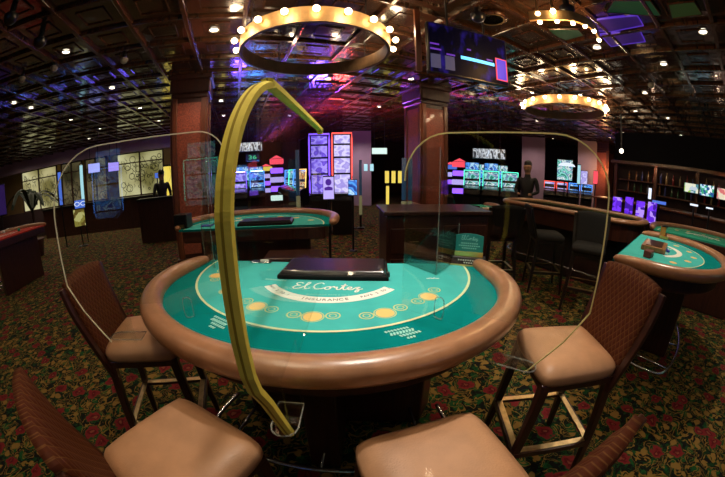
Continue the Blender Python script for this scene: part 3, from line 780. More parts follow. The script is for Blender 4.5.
bm = BM(); box(bm, (0, .004, H/2), (L-.03, .004, H-.03)); sc_ = obj('display', bm, tv_mat(), t)  # dark display with blue emissive noise; glowing bars and panels laid on it
def display_part(name, x0, z0, x1, z1, m, tilt=0):
    bm = BM(); v = [(x0, z0), (x1, z0+tilt), (x1, z1+tilt), (x0, z1)]
    slab(bm, [(x*L-L/2, 0, z*H) for x, z in v], (0, 1, 0), .003); return obj(name, bm, m, sc_)
sc_.location = (0, 0, 0)
E_cyan = emis('cyan_glow', (.1, .55, 1.), 2.2); E_blue = emis('blue_glow', (.06, .02, .9), .8); E_red = emis('red_glow', (1, .05, .12), 1.1); E_pur = emis('purple_glow', (.25, .04, .95), .45)
E_bluew = emis('pale_blue_glow', (.12, .14, .4), .25)
display_part('picture_bar', .37, .36, .80, .42, E_cyan)
display_part('picture_panel', .82, .10, .98, .55, E_red); display_part('picture_panel', .835, .12, .965, .53, E_blue).location = (0, -.002, 0)
for x0 in (.02, .18): display_part('picture_panel', x0, .10, x0+.11, .36, E_bluew)
for x0, x1, z in ((.02, .14, .44), (.02, .12, .54), (.2, .3, .38), (.45, .5, .56), (.7, .78, .45)): display_part('picture_glint', x0, z, x1, z+.03, E_pur)
for x in (-.2, .2):
    bm = BM(); tube(bm, [(x, .05, H-.02), (x, .05, CEIL+.06-2.30)], .012); obj('hanger_pole', bm, M['black'], t)
bm = BM(); box(bm, (-L/2-.05, .10, .34), (.05, .03, .62)); obj('wooden_side_board', bm, M['wood'], t)

# ------------------------------------------------------------------ pillars
def pillar(label, c, wdt, rz=GA):
    t = thing('pillar', label, 'pillar', c, rz); h = wdt/2
    bm = BM(); box(bm, (0, 0, 1.5), (wdt*.86, wdt*.86, 3.0)); obj('shaft', bm, M['dwood'], t)
    bm = BM(); box(bm, (0, 0, 2.72), (wdt*.95, wdt*.95, .08)); box(bm, (0, 0, 2.87), (wdt*1.02, wdt*1.02, .22)); box(bm, (0, 0, 3.02), (wdt*1.12, wdt*1.12, .09)); obj('capital', bm, M['dwood'], t, bevel=.02)
    bm = BM(); box(bm, (0, 0, .12), (wdt*1.05, wdt*1.05, .24)); obj('plinth', bm, M['dwood'], t, bevel=.01)
    for s, (dx, dy) in enumerate(((0, -1), (1, 0), (-1, 0), (0, 1))):
        k = wdt*.43
        bm = BM(); pw = wdt*.60
        sx, sy = (pw, .016) if dx == 0 else (.016, pw)
        box(bm, (dx*(k+.006), dy*(k+.006), 1.46), (sx, sy, 2.30)); obj('speckled_panel', bm, M['speck'], t)
        for e in (-1, 1):
            ox, oy = (e*wdt*.365, 0) if dx == 0 else (0, e*wdt*.365)
            bm = BM(); q = (.12*wdt, .045) if dx == 0 else (.045, .12*wdt)
            box(bm, (dx*(k+.01)+ox, dy*(k+.01)+oy, 1.46), (q[0], q[1], 2.44)); obj('stile', bm, M['wood'], t, bevel=.006)
    return t
def gpill(px, dist, wdt, label):
    p = atd(px, 170, dist); return pillar(label, (p.x, p.y, 0), wdt)
gpill(192, 5.15, .62, 'square wooden pillar with speckled panels behind the left part of the front table')
gpill(426, 6.0, .66, 'square wooden pillar with red speckled panels behind the right divider')
gpill(604, 13.6, .70, 'square wooden pillar lit from below beside the bar')

# ------------------------------------------------------------------ other gaming tables
bt = make_table('teal blackjack table behind the front table, its flat side and black lid facing forward', (-1.10, 2.83, 0), PI+.13, M['felt'], False, foot=False)
rt = make_table('teal blackjack table at the right with wooden card tray and amber card holder on it', (2.46, 2.06, 0), math.radians(31), M['felt'], False)
def RT(x, y, z): return Vector((2.46, 2.06, 0))+Matrix.Rotation(math.radians(31), 3, 'Z')@Vector((x, y, z))
def BT(x, y, z): return Vector((-1.10, 2.83, 0))+Matrix.Rotation(PI+.13, 3, 'Z')@Vector((x, y, z))
# on the right table
R31 = math.radians(31)
t = thing('card_tray', 'flat wooden tray with dark inlay on the felt of the right-hand table', 'tray', at(655, 247, .96)-Vector((0, 0, .013)), R31)
bm = BM(); box(bm, (0, 0, .022), (.42, .24, .044)); obj('tray_body', bm, M['lwood'], t, bevel=.006)
bm = BM(); box(bm, (0, 0, .046), (.34, .16, .006)); obj('dark_inlay', bm, M['dwood'], t)
t = thing('card_shoe', 'small dark red card shoe leaning on the wooden tray', 'card shoe', at(648.5, 254, .97)-Vector((0, 0, .024)), R31-.2)
bm = BM(); prism(bm, [(-.05, -.035), (.05, -.035), (.045, .035), (-.045, .035)], 0, .055); obj('shoe_body', bm, mat('dark_red_plastic', (.14, .02, .015), .4), t, bevel=.006)
bm = BM(); box(bm, (0, -.036, .025), (.07, .006, .02)); obj('card_slot', bm, M['black'], t)
t = thing('discard_holder', 'amber card holder with lit gold foot at the back of the right-hand table', 'card holder', at(664, 238, .95), R31)
bm = BM(); box(bm, (0, 0, .012), (.15, .11, .024)); obj('holder_base', bm, M['gold'], t)
bm = BM(); box(bm, (0, .02, .075), (.12, .07, .10), taper=.9); obj('amber_cover', bm, mat('amber_acrylic', (.45, .20, .02), .2, coat=.4), t, bevel=.004)
bm = BM(); box(bm, (0, 0, .133), (.125, .075, .014)); obj('holder_cap', bm, M['black'], t)
M['chip_blue'] = mat('blue_chip', (.03, .06, .5), .5)
for i, (x, y) in enumerate(((-.02, -.42), (.03, -.40), (-.12, -.36))):
    bm = BM(); lathe(bm, [(.019, 0), (.0195, .002), (.019, .018)], n=16)
    tag(obj('chip_stack', bm, M['chip_blue'] if i < 2 else M['white'], None, True, loc=RT(x, y, .947)), ['short stack of blue chips on the right-hand table, the one nearer the tray', 'short stack of blue chips on the right-hand table, the one nearer the bar', 'white button on the right-hand table beside the blue chips'][i], 'chips')
# on the back left table
t = thing('chip_tray_lid', 'black locking lid on the blackjack table behind, left of the tall slot machines', 'tray lid', BT(-.14, -.19, .946), PI+.13)
bm = BM(); box(bm, (0, 0, .012), (.56, .26, .024)); obj('lid_base', bm, M['blackm'], t, bevel=.004)
bm = BM(); box(bm, (0, 0, .034), (.52, .22, .022), taper=1.06); obj('lid_top', bm, M['gloss'], t, bevel=.004)
t = thing('card_shuffler', 'upright black shuffler box at the left end of the table behind', 'card shuffler', BT(.79, -.16, .946), PI+.13)
bm = BM(); box(bm, (0, 0, .075), (.16, .16, .15)); obj('shuffler_body', bm, M['black'], t, bevel=.01)
bm = BM(); box(bm, (-.01, .085, .03), (.07, .02, .03)); obj('card_mouth', bm, M['brass'], t)
t = thing('discard_tray', 'clear bluish discard tray beside the black shuffler box', 'card tray', BT(.52, -.20, .946), PI+.13)
bm = BM()
for s in (-1, 1): box(bm, (s*.06, 0, .05), (.006, .09, .10))
box(bm, (0, -.045, .05), (.126, .006, .10)); obj('tray_wall', bm, M['acr'], t)
bm = BM(); box(bm, (0, 0, .005), (.126, .09, .01)); obj('tray_base', bm, M['chip_blue'], t)

# second teal table beyond the right one
make_table('green blackjack table beyond the right-hand table, only its rail and a strip of felt showing', (4.2, 2.05, 0), math.radians(118), M['felt_green'], False, foot=False)
# craps table
def craps(label, c, rz, Lx=2.5, Wy=1.15, felt=None):
    t = thing('craps_table', label, 'gaming table', c, rz)
    bm = BM(); P = [(x*Lx/2+.0, y*Wy/2) for x, y in ()] ; P = []
    for cx, cy, a0 in ((1, 1, 0), (-1, 1, PI/2), (-1, -1, PI), (1, -1, 3*PI/2)):
        for i in range(7): a = a0+PI/2*i/6; P.append((cx*(Lx/2-.4)+.4*math.cos(a), cy*(Wy/2-.4)+.4*math.sin(a)))
    sweep(bm, [Vector((x, y, 1.0)) for x, y in P], circ(.06, 12, .035), closed=True); obj('padded_rail', bm, M['rail'], t, True)
    Q = [(x*.95, y*.91) for x, y in P]
    bm = BM(); prism(bm, Q, .78, .86); obj('playing_surface', bm, felt, t)
    bm = BM()
    n = len(P)
    ra = [bm.verts.new((x, y, .74)) for x, y in P]; rb = [bm.verts.new((x, y, .985)) for x, y in P]; rc = [bm.verts.new((x*.95, y*.91, .985)) for x, y in P]; rd = [bm.verts.new((x*.95, y*.91, .74)) for x, y in P]
    for A, B in ((ra, rb), (rb, rc), (rc, rd), (rd, ra)):
        for i in range(n): bm.faces.new((A[i], A[(i+1) % n], B[(i+1) % n], B[i]))
    obj('side_wall', bm, M['dwood'], t)
    bm = BM(); box(bm, (0, 0, .37), (Lx*.78, Wy*.6, .74)); obj('pedestal', bm, M['blackm'], t, bevel=.03)
    bm = BM(); sweep(bm, [Vector((x*.9, y*.98, .2)) for x, y in P], circ(.014, 8), closed=True); obj('foot_rail', bm, M['chrome'], t, True)
    return t
craps('long craps table with green felt between the pillar and the bar', (3.25, 4.05, 0), GA+PI/2, 2.5, .95, M['felt_green'])
make_table('green gaming table far back in front of the rows of slot machines', (1.35, 4.65, 0), math.radians(8), M['felt_green'], False, foot=False).scale = (.75, .8, 1)
# red felt table at the left edge
make_table('red felt gaming table at the left edge with chips on it', (-5.9, 2.95, 0), math.radians(-75), M['felt_red'], False, foot=True)
for i, (x, y) in enumerate(((8, 231), (14, 230), (19, 231), (4, 233))):
    bm = BM(); lathe(bm, [(.03, 0), (.031, .002), (.03, .05)], n=14)
    tag(obj('chip_stack', bm, [M['white'], M['black'], M['felt_green'], M['white']][i], None, True, loc=at(x, y, .95)), ['white chip stack on the red felt table, innermost', 'black chip stack on the red felt table', 'green chip stack on the red felt table', 'white chip stack on the red felt table, outermost'][i], 'chips')

# pit cabinet behind the front table
t = thing('pit_podium', 'dark red wooden pit podium standing behind the front table', 'podium', (.66, 2.85, 0), math.radians(4))
bm = BM(); box(bm, (0, 0, .54), (.95, .5, 1.08)); obj('podium_body', bm, M['dwood'], t, bevel=.01)
bm = BM(); box(bm, (0, 0, 1.10), (1.0, .56, .035)); obj('podium_top', bm, M['dwood'], t, bevel=.008)
for i in range(3):
    bm = BM(); box(bm, (-.24, -.255, .86-.27*i), (.40, .02, .22)); dr = obj('drawer', bm, M['dwood'], t, bevel=.006)
    bm = BM(); tube(bm, [(-.28, -.285, .86-.27*i), (-.20, -.285, .86-.27*i)], .005); obj('handle', bm, M['brass'], dr)
bm = BM(); box(bm, (.24, -.255, .56), (.42, .02, .86)); dr = obj('door', bm, M['dwood'], t, bevel=.006)
bm = BM(); ball(bm, (.08, -.275, .6), .01); obj('knob', bm, M['brass'], dr)
t = thing('pit_cabinet', 'low dark wooden cabinet between the front table and the table behind it', 'cabinet', (-.62, 2.62, 0), math.radians(6))
bm = BM(); box(bm, (0, 0, .37), (.5, .3, .74)); obj('cabinet_body', bm, M['dwood'], t, bevel=.01)
bm = BM(); box(bm, (0, -.155, .37), (.44, .012, .62)); dr = obj('door', bm, M['wood'], t, bevel=.004)
bm = BM(); ball(bm, (.17, -.168, .42), .01); obj('knob', bm, M['brass'], dr)

# black stools at the far tables
far = make_stool('x', atd(640, 232, 3.55), 0, M['blackm'], M['blackm'], M['black'])
far.location = (2.55, 2.75, 0); far.rotation_euler = (0, 0, 2.4); far['label'] = 'black bar stool in the pit behind the wooden tray of the right-hand table'
for x, y, r, lb in ((2.38, 3.42, -1.9, 'black bar stool at the craps table, end by the right-hand table'), (1.08, 3.56, 0.1, 'black bar stool in front of the far green table, left one'), (1.72, 3.6, -.1, 'black bar stool in front of the far green table, right one')):
    dup(far, (x, y, 0), r, lb)
dup(stool, (-6.9, 1.2, 0), -1.0, 'dark bar stool at the left edge beside the red felt table')

# ------------------------------------------------------------------ slot machines
S_cols = {'purple': ((.20, .08, 1.), [(.18, .10, .75), (.32, .22, 1.), (.12, .06, .55), (.42, .32, 1.)]),
          'red': ((1., .08, .06), [(.42, .36, .8), (.55, .50, .9), (.32, .26, .7), (.72, .66, .95)]),
          'blue': ((.08, .3, 1.), [(.02, .05, .3), (.1, .4, 1.), (.5, .8, 1.), (.03, .1, .5)]),
          'warm': ((1., .55, .15), [(.4, .1, .02), (1., .6, .2), (.9, .8, .5), (.2, .05, .02)]),
          'teal': ((.1, .9, .6), [(.02, .2, .15), (.3, .8, .7), (.8, .9, .9), (.05, .1, .3)])}
SM = {}
for k, (fc, cs) in S_cols.items():
    SM[k] = (emis('frame_glow_'+k, fc, 2.2), screen('slot_screen_'+k, [cs[0], cs[1], cs[3], cs[2], cs[0]], 1.15, (7, 7, 9), seed=len(k)*1.3, kind='NOISE'))
def slot_machine(label, p, rz, style='blue', h=1.75, w=.5, topper=None, toph=.28, k=1.0, group=None, glow=0):
    """front faces local -Y"""
    t = thing('slot_machine', label, 'slot machine', (p[0], p[1], 0), rz, group)
    fr, scm = SM[style]
    bm = BM()
    prof = [(-.05, 0), (.40, 0), (.40, h), (.08, h), (.05, 1.05), (-.20, .95), (-.22, .80), (-.05, .72)]
    for s in (-1, 1): pass
    a = [bm.verts.new((-w/2, y, z)) for y, z in prof]; b = [bm.verts.new((w/2, y, z)) for y, z in prof]
    bm.faces.new(a); bm.faces.new(list(reversed(b)))
    for i in range(len(prof)): j = (i+1) % len(prof); bm.faces.new((a[i], a[j], b[j], b[i]))
    obj('cabinet', bm, M['gloss'], t, bevel=.012)
    bm = BM(); slab(bm, [(-w*.42, .053, 1.08), (w*.42, .053, 1.08), (w*.42, .071, h-.30), (-w*.42, .071, h-.30)], (0, 1, -.05), .02); obj('screen', bm, scm, t)
    bm = BM(); slab(bm, [(-w*.42, .073, h-.27), (w*.42, .073, h-.27), (w*.42, .080, h-.03), (-w*.42, .080, h-.03)], (0, 1, -.05), .02); obj('upper_glass', bm, scm, t)
    bm = BM(); slab(bm, [(-w*.40, -.19, .965), (w*.40, -.19, .965), (w*.40, .02, 1.045), (-w*.40, .02, 1.045)], (0, -.35, 1), .012); dk = obj('button_deck', bm, M['chrome'], t)
    bm = BM()
    for s in (-1, 1): beam(bm, (s*(w/2-.012), .04, 1.05), (s*(w/2-.012), .066, h), .02, .02)
    beam(bm, (-w/2, .066, h), (w/2, .066, h), .02, .02); obj('light_strip', bm, fr, t)
    if glow:
        bm = BM(); box(bm, (0, .25, h+.012), (w*.8, .22, .02)); obj('top_light', bm, emis('top_glow', fr.node_tree.nodes['Principled BSDF'].inputs['Emission Color'].default_value[:3], glow), t)  # glowing panel added on top to throw colour onto the ceiling
    if topper:
        bm = BM(); box(bm, (0, .2, h+toph/2), (w*.9, .12, toph)); tp = obj('topper', bm, M['gloss'], t, bevel=.02)
        bm = BM(); box(bm, (0, .135, h+toph/2), (w*.8, .012, toph*.8)); obj('topper_sign', bm, SM[topper][1], tp)
    return t
def curved_machine(label, px0, px1, pytop, dist, style, lean=0.0):
    """tall machine with a bowed screen framed in light"""
    c = atd((px0+px1)/2, pytop, dist); h = c.z; e0 = atd(px0, 170, dist); e1 = atd(px1, 170, dist); w = (e1-e0).length
    rz = math.atan2(e1.y-e0.y, e1.x-e0.x)
    t = thing('slot_machine', label, 'slot machine', (c.x, c.y, 0), rz)
    fr, scm = SM[style]
    zs = [.95+(h-.95)*i/10 for i in range(11)]; f = lambda z: .10-.22*((z-.95)/(h-.95))**2+.12*((z-.95)/(h-.95))
    bm = BM(); prof = [(-.12, 0), (.40, 0), (.40, h-.05)]+[(f(z)+.05, z) for z in reversed(zs)]+[(-.2, .9), (-.22, .78)]
    a = [bm.verts.new((-w/2*.96, y, z)) for y, z in prof]; b = [bm.verts.new((w/2*.96, y, z)) for y, z in prof]
    bm.faces.new(a); bm.faces.new(list(reversed(b)))
    for i in range(len(prof)): j = (i+1) % len(prof); bm.faces.new((a[i], a[j], b[j], b[i]))
    obj('cabinet', bm, M['gloss'], t)
    segs = [(.0, .30), (.33, .58), (.61, .80), (.83, .97)]
    for s0, s1 in segs:
        bm = BM(); zz = [.95+(h-.95)*(s0+(s1-s0)*i/4) for i in range(5)]
        A = [bm.verts.new((-w*.37, f(z)+.03, z)) for z in zz]; B = [bm.verts.new((w*.37, f(z)+.03, z)) for z in zz]
        for i in range(4): bm.faces.new((A[i], B[i], B[i+1], A[i+1]))
        r = bmesh.ops.extrude_face_region(bm, geom=bm.faces[:]); bmesh.ops.translate(bm, vec=(0, .02, 0), verts=[v for v in r['geom'] if isinstance(v, bmesh.types.BMVert)])
        obj('screen', bm, scm, t)
    bm = BM(); pts = [Vector((-w*.46, f(z)+.02, z)) for z in zs]+[Vector((w*.46, f(z)+.02, z)) for z in reversed(zs)]
    tube(bm, pts, w*.035, 8); obj('light_strip', bm, fr, t, True)
    bm = BM(); box(bm, (0, -.10, .93), (w*.9, .2, .03)); obj('button_deck', bm, M['chrome'], t)
    bm = BM(); box(bm, (0, .25, h-.035), (w*.8, .22, .02)); obj('top_light', bm, emis('top_glow_'+style, S_cols[style][0], 460), t)  # added upward glow that colours the ceiling above the machine
    return t
curved_machine('tall bowed slot machine framed in red light, centre of the far floor', 331, 352.5, 133, 7.0, 'red')
curved_machine('tall bowed slot machine framed in purple light, left of the red framed one', 308, 330, 134, 7.1, 'purple')

def lit_sign(name, label, cat, px0, py0, px1, py1, dist, m, body=None, tm=None, depth=.08, frame=True, pole=None, hang=False, tsize=.6):
    a = atd(px0, py1, dist); b = atd(px1, py1, dist); c = atd((px0+px1)/2, py0, dist)
    w = (Vector((b.x, b.y))-Vector((a.x, a.y))).length; z0 = (a.z+b.z)/2; h = c.z-z0
    mid = (a+b)/2; t = thing(name, label, cat, (mid.x, mid.y, z0), math.atan2(b.y-a.y, b.x-a.x))
    bm = BM(); box(bm, (0, depth/2+.01, h/2), (w*(1.08 if frame else 1), depth, h*(1.1 if frame else 1))); obj('housing', bm, M['black'], t, bevel=min(.01, w*.05))
    bm = BM(); box(bm, (0, 0, h/2), (w, .012, h)); f = obj('face_panel', bm, m, t)
    if body:
        lines = body.split('\n'); n = len(lines)
        for i, s in enumerate(lines):
            sz = h*tsize/n*1.3; o = text('lettering', s, sz, (0, -.012, h*(1-(i+.5)/n)), (PI/2, 0, 0), tm, t, .001)
            o.scale = (min(1.6, w*.9/max(.01, sz*.6*len(s))), 1, 1)
    if hang:
        for s in (-.35, .35):
            bm = BM(); tube(bm, [(s*w, depth/2, h), (s*w, depth/2, CEIL+.06-z0)], .01, 6); obj('hanger_pole', bm, M['black'], t)
    if pole:
        bm = BM(); tube(bm, [(0, depth/2, 0), (0, depth/2, -z0+.02)], .02, 8); obj('pole', bm, M['black'], t)
        bm = BM(); lathe(bm, [(min(.16, w*.5), -z0), (min(.16, w*.5), -z0+.015), (.03, -z0+.03)], (0, depth/2, 0), 20); obj('foot_disc', bm, M['black'], t, True)
    return t
M['Ewhite'] = emis('white_sign_glow', (.75, 1., .92), 1.0)
M['Ewhite2'] = emis('cool_white_letters', (.8, .85, 1.), 1.2)
M['Epurwhite'] = emis('violet_white_glow', (.55, .45, 1.), 1.0)
M['Epur'] = emis('violet_ink_glow', (.12, .03, .5), .6)
M['Eblue'] = emis('blue_panel_glow', (.10, .22, .9), .8)
M['Ered'] = emis('red_panel_glow', (1, .08, .12), 1.2)
M['Eyellow'] = emis('yellow_panel_glow', (1, .75, .12), .9)
M['Epurple'] = emis('purple_tube_glow', (.24, .08, 1.), 2.2)
M['blurry'] = screen('white_sign_lettering', [(.02, .02, .03), (.12, .12, .14), (.9, .92, 1.), (.1, .1, .12), (.8, .85, 1.)], .9, (13, 13, 7), 4, 'NOISE')
M['Epurframe'] = emis('purple_frame_glow', (.16, .05, .9), .5)
M['Egreen'] = emis('green_glow', (.1, .9, .3), .8)
M['Eteal'] = emis('teal_white_glow', (.5, .9, 1.), .9)

t = lit_sign('table_display', 'upright violet lit display in a black frame behind the far left table', 'display', 323.5, 177, 334, 199, 4.6, M['Epurwhite'], pole=True)
bm = BM(); slab(bm, [(.045*math.cos(a_), -.012, .25+.05*math.sin(a_)) for a_ in [2*PI*k/18 for k in range(18)]], (0, 1, 0), .003); obj('round_emblem', bm, M['Epur'], t)
bm = BM(); slab(bm, [(-.06, -.012, .13), (.06, -.012, .13), (.06, -.012, .17), (0, -.012, .19), (-.06, -.012, .17)], (0, 1, 0), .003); obj('dark_band', bm, M['Epur'], t)
lit_sign('table_display', 'small bluish lit display right of the violet one', 'display', 348.5, 180, 357, 195, 5.4, SM['blue'][1], pole=True)
lit_sign('exit_light_sign', 'plain white lit box sign hanging behind, left of the speckled pillar', 'sign', 372, 148, 387, 154, 9.5, M['Ewhite'], hang=True)
lit_sign('hanging_sign', 'hanging sign with white lit lettering left of centre above the blue machines', 'sign', 238, 142.5, 262, 151, 9.0, M['blurry'], hang=True)
lit_sign('hanging_sign', 'small dark hanging sign with dim green figures under the left lettering sign', 'sign', 246, 154, 259, 161, 9.2, M['black'], '36', M['Egreen'], hang=True)
lit_sign('hanging_sign', 'hanging sign with white lit lettering seen through the right divider', 'sign', 473, 149, 505, 158.5, 8.5, M['blurry'], hang=True)
# illuminated back displays
cnt = 0
for (x0, x1, y0, y1, d, st, lb) in ((236, 249, 167, 181, 10.5, 'blue', 'wide blue lit slot screen right of the yellow foam, left one'), (250, 263, 167, 181, 10.5, 'blue', 'wide blue lit slot screen right of the yellow foam, right one')):
    lit_sign('slot_display', lb, 'display', x0, y0, x1, y1, d, SM[st][1], pole=True)
def kiosk(px, dist, lb, cols, pyt=158):
    p = atd(px, pyt, dist); t = thing('game_kiosk', lb, 'game kiosk', (p.x, p.y, 0), math.atan2(p.y, p.x)-PI/2); h = p.z
    bm = BM(); box(bm, (0, 0, h*.4), (.5, .4, h*.8)); obj('cabinet', bm, M['gloss'], t)
    for i, m in enumerate(cols):
        z = h*(.93-.17*i); bm = BM(); box(bm, (0, -.16, z), (.52-.05*(i % 2), .15, h*.10)); obj('lit_panel', bm, m, t, bevel=.03)
    bm = BM(); slab(bm, [(-.22, -.1, h*.99), (.22, -.1, h*.99), (0, -.1, h*1.05)], (0, 1, 0), .1); obj('pointed_crown', bm, M['Ered'], t)
kiosk(276.5, 11.8, 'narrow lit game kiosk with pointed red crown left of the purple machines', [M['Ered'], M['Epurple'], M['Epurwhite'], M['Epurple'], M['Ewhite']])
kiosk(459.5, 11.2, 'lit game kiosk with red and violet panels behind the right divider', [M['Ered'], M['Epurple'], M['Epurwhite'], M['Epurple']], 161)
kiosk(266, 13, 'narrow kiosk with an amber ball lamp beside the pointed kiosk', [M['Eyellow'], M['Epurwhite'], M['Epurple'], M['Epurwhite']], 166)
kiosk(450.5, 12.6, 'pale blue lit kiosk just right of the speckled pillar', [M['Eblue'], M['Epurwhite'], M['Epurple']], 164)

def row(px_list, group, labels):
    for (px, dist, st, h, top), lb in zip(px_list, labels):
        p = atd(px, 175, dist); slot_machine(lb, p, math.atan2(p.y, p.x)-PI/2, st, h, .42, top, group=group, glow=80)
row([(239, 8.6, 'purple', 1.5, None), (257, 8.7, 'blue', 1.5, None)], 'slot machines under the lettering sign',
    ['violet slot machine directly right of the yellow foam edge', 'blue slot machine under the small dark sign'])
k = 0
for i, (px, dd) in enumerate(((286, 10.0), (290, 9.25), (294.5, 8.5), (300, 7.75))):
    p = atd(px, 175, dd); slot_machine('slot machine in the receding row left of the purple frame, %s from the kiosk' % ORD[i], p, math.atan2(p.y, p.x)-PI/2-1.2, ['blue', 'teal', 'blue', 'warm'][i], 1.5, .5, None, group='receding row of slot machines')
for i, (px, d, st, tp) in enumerate(((472, 9.4, 'teal', 'blue'), (483, 11.4, 'blue', 'teal'), (491, 9.4, 'teal', 'blue'), (502, 11.6, 'blue', 'teal'), (510, 9.2, 'teal', None))):
    p = atd(px, 175, d); slot_machine('pale screened slot machine in the row under the right lettering sign, %s from the kiosk' % ORD[i], p, math.atan2(p.y, p.x)-PI/2, st, 1.5, .5, tp, .26, group='slot machines under the right lettering sign')
for i, (px, d, st) in enumerate(((550, 12.2, 'red'), (562.5, 12.2, 'red'), (575, 12.2, 'blue'), (587.5, 12.2, 'blue'))):
    p = atd(px, 175, d); slot_machine(['slot machine with red lit screen, first left of the lit pillar row', 'slot machine with red lit screen under the round white topper', 'slot machine with blue screen under the tall white panels', 'slot machine with dim blue screen beside the lit pillar'][i], p, math.atan2(p.y, p.x)-PI/2, st, 1.30, .44)
lit_sign('jackpot_display', 'tall arched white and teal jackpot display over the red screened slots', 'display', 557, 160, 572, 180, 11.0, SM['teal'][1], pole=True)
t = bpy.data.objects['jackpot_display']
bm = BM(); slab(bm, [(.30*math.cos(a_)*1.0+.06, -.03, .46+.12*math.sin(a_)) for a_ in [PI*k/14 for k in range(15)]], (0, 1, 0), .05); obj('arched_head', bm, M['Ewhite2'], t)
lit_sign('jackpot_display', 'narrow blue white lit column right of the jackpot display', 'display', 577, 165, 580, 184, 10.8, M['Eteal'], pole=True)
lit_sign('jackpot_display', 'red and cream lit panel left of the wooden pillar, nearer the column', 'display', 580.5, 171, 587, 184, 11.0, SM['red'][1], pole=True)
lit_sign('jackpot_display', 'red and cream lit panel touching the wooden pillar', 'display', 593, 171, 597.5, 184, 11.0, M['Ered'], pole=True)
lit_sign('purple_tower', 'tall purple lit glass tower beside the left pillar', 'lit tower', 199, 156, 208, 197, 9.8, M['Epurple'], pole=True)
lit_sign('purple_tower', 'purple lit column at the left edge of the room', 'lit tower', -4, 185, 7, 215, 9.0, emis('deep_purple_glow', (.06, .015, .25), .22), pole=True)
lit_sign('game_totem', 'thin blue lit totem seen through the left divider beside the cage', 'lit totem', 75, 200, 85, 208, 9.5, M['Eblue'], 'OC', M['Ewhite2'])  # glowing panels added in place of a reflection in the left divider
lit_sign('game_totem', 'yellow patterned lit panel standing under the blue totem', 'lit totem', 75, 209, 86, 226, 9.5, screen('yellow_pattern', [(.3, .25, .05), (.6, .55, .2), (.15, .1, .02)], .8, (8, 8, 8), 3), pole=True)
lit_sign('blue_tube_sign', 'tall blue and green lit frame, outer side, seen through the left divider', 'lit frame', 60, 172, 63, 205, 10, M['Eblue'], pole=True)  # glowing bars built where the divider only mirrors distant tubes
lit_sign('blue_tube_sign', 'tall blue and green lit frame, inner side, seen through the left divider', 'lit frame', 82, 165, 85, 203, 10, M['Eteal'], pole=True)
for i, (x, y) in enumerate(((361, 372), (371, 374))):
    pass
for i, x in enumerate((366, 372)):
    lit_sign('wall_screen', ['small oval blue screen behind, left of the white box sign, left one', 'small oval blue screen behind, left of the white box sign, right one'][i], 'screen', x-2, 164, x+1.6, 171, 9.5, M['Eteal'])
# yellow windows with dark figures (left) and small shop windows (centre)
yf = screen('yellow_backlit', [(1, .72, .10), (1, .8, .2)], 1.0, (3, 3, 3), 2, 'NOISE')
for i, (x0, x1, y0, y1) in enumerate(((166, 177, 166, 208), (184, 189, 172, 196), (221, 226, 168, 204))):
    t = lit_sign('backlit_poster', ['yellow backlit poster with dark figure left of the pillar', 'narrow yellow backlit poster just right of the pillar', 'yellow backlit poster half hidden by the foam edge'][i], 'poster', x0, y0, x1, y1, 11.0, yf)
    bm = BM(); pts = smoothpts([(0, -.015, .1), (.08, -.015, .5), (-.05, -.015, .8), (.06, -.015, 1.1), (-.02, -.015, 1.5)], 4)
    sweep(bm, pts, circ(.09, 8, .006), scale=[1.2-.03*i_ for i_ in range(len(pts))]); obj('dark_figure', bm, M['black'], t)
for i, x in enumerate((387, 393.5, 400)):
    lit_sign('shop_window', 'small yellow lit window in the dark far wall, %s from the white box sign' % ORD[i], 'window', x-2, 171, x+2, 183, 13, M['Eyellow'])
lit_sign('shop_window', 'tall yellow glint below the lit windows left of the podium', 'window', 386, 186, 389, 206, 12.5, M['Eyellow'])  # glowing strip standing in for a yellow glint, not a window

# ------------------------------------------------------------------ cashier cage (left)
wallbox('wall_cage_base', (-12.5, 11.7), (-1.2, 11.7), 0, 1.02, M['wall_dark'], .3)
wallbox('wall_cage_head', (-12.5, 11.7), (-1.2, 11.7), 2.62, CEIL+.1, M['wall_mauve'], .3)
wallbox('wall_cage_inner', (-12.5, 12.7), (-1.2, 12.7), 0, CEIL+.1, M['wall_tan'], .1)
def lattice(name, label, px0, px1, m, e):
    a = atd(px0, 180, 10); b = atd(px1, 180, 10)
    def ongy(px):
        d = ray(px, 180); t = 11.7/(d.x*YD.x+d.y*YD.y); return Vector((d.x*t, d.y*t, 0))
    a, b = ongy(px0), ongy(px1); w = (b-a).length; c = (a+b)/2
    t = thing(name, label, 'cage window', (c.x, c.y, 1.02), GA)
    bm = BM(); box(bm, (0, .05, .80), (w, .012, 1.58)); obj('lit_glass', bm, m, t)
    bm = BM(); n = max(2, int(w/.9))
    for i in range(n+1): box(bm, (-w/2+w*i/n, 0, .80), (.05, .06, 1.6))
    for z in (.02, 1.58, 1.22): box(bm, (0, 0, z), (w, .05, .04))
    obj('mullion_frame', bm, M['dwood'], t)
    bm = BM()
    random.seed(int(px0))
    for i in range(int(w*34)):
        x = random.uniform(-w/2+.1, w/2-.1); z = random.uniform(.15, 1.4); r = random.uniform(.04, .15)
        if random.random() < .35: tube(bm, [(x+r*math.cos(q), .02, z+r*math.sin(q)) for q in [2*PI*k/12 for k in range(12)]], .011, 4, True)
        else: tube(bm, smoothpts([(x, .02, z-r), (x+r*.6, .02, z), (x-r*.2, .02, z+r*.8), (x, .02, z+r*1.4)], 3), .008, 4)
    obj('scroll_ironwork', bm, M['black'], t)
    return t
cream = screen('cream_lit_glass', [(.22, .19, .06), (.60, .54, .26), (.85, .80, .45)], .72, (1.2, 1.2, 1.6), 1, 'NOISE')
dimc = screen('dim_cream_glass', [(.06, .05, .02), (.22, .17, .08), (.4, .33, .18)], .5, (1.2, 1.2, 1.6), 5, 'NOISE')
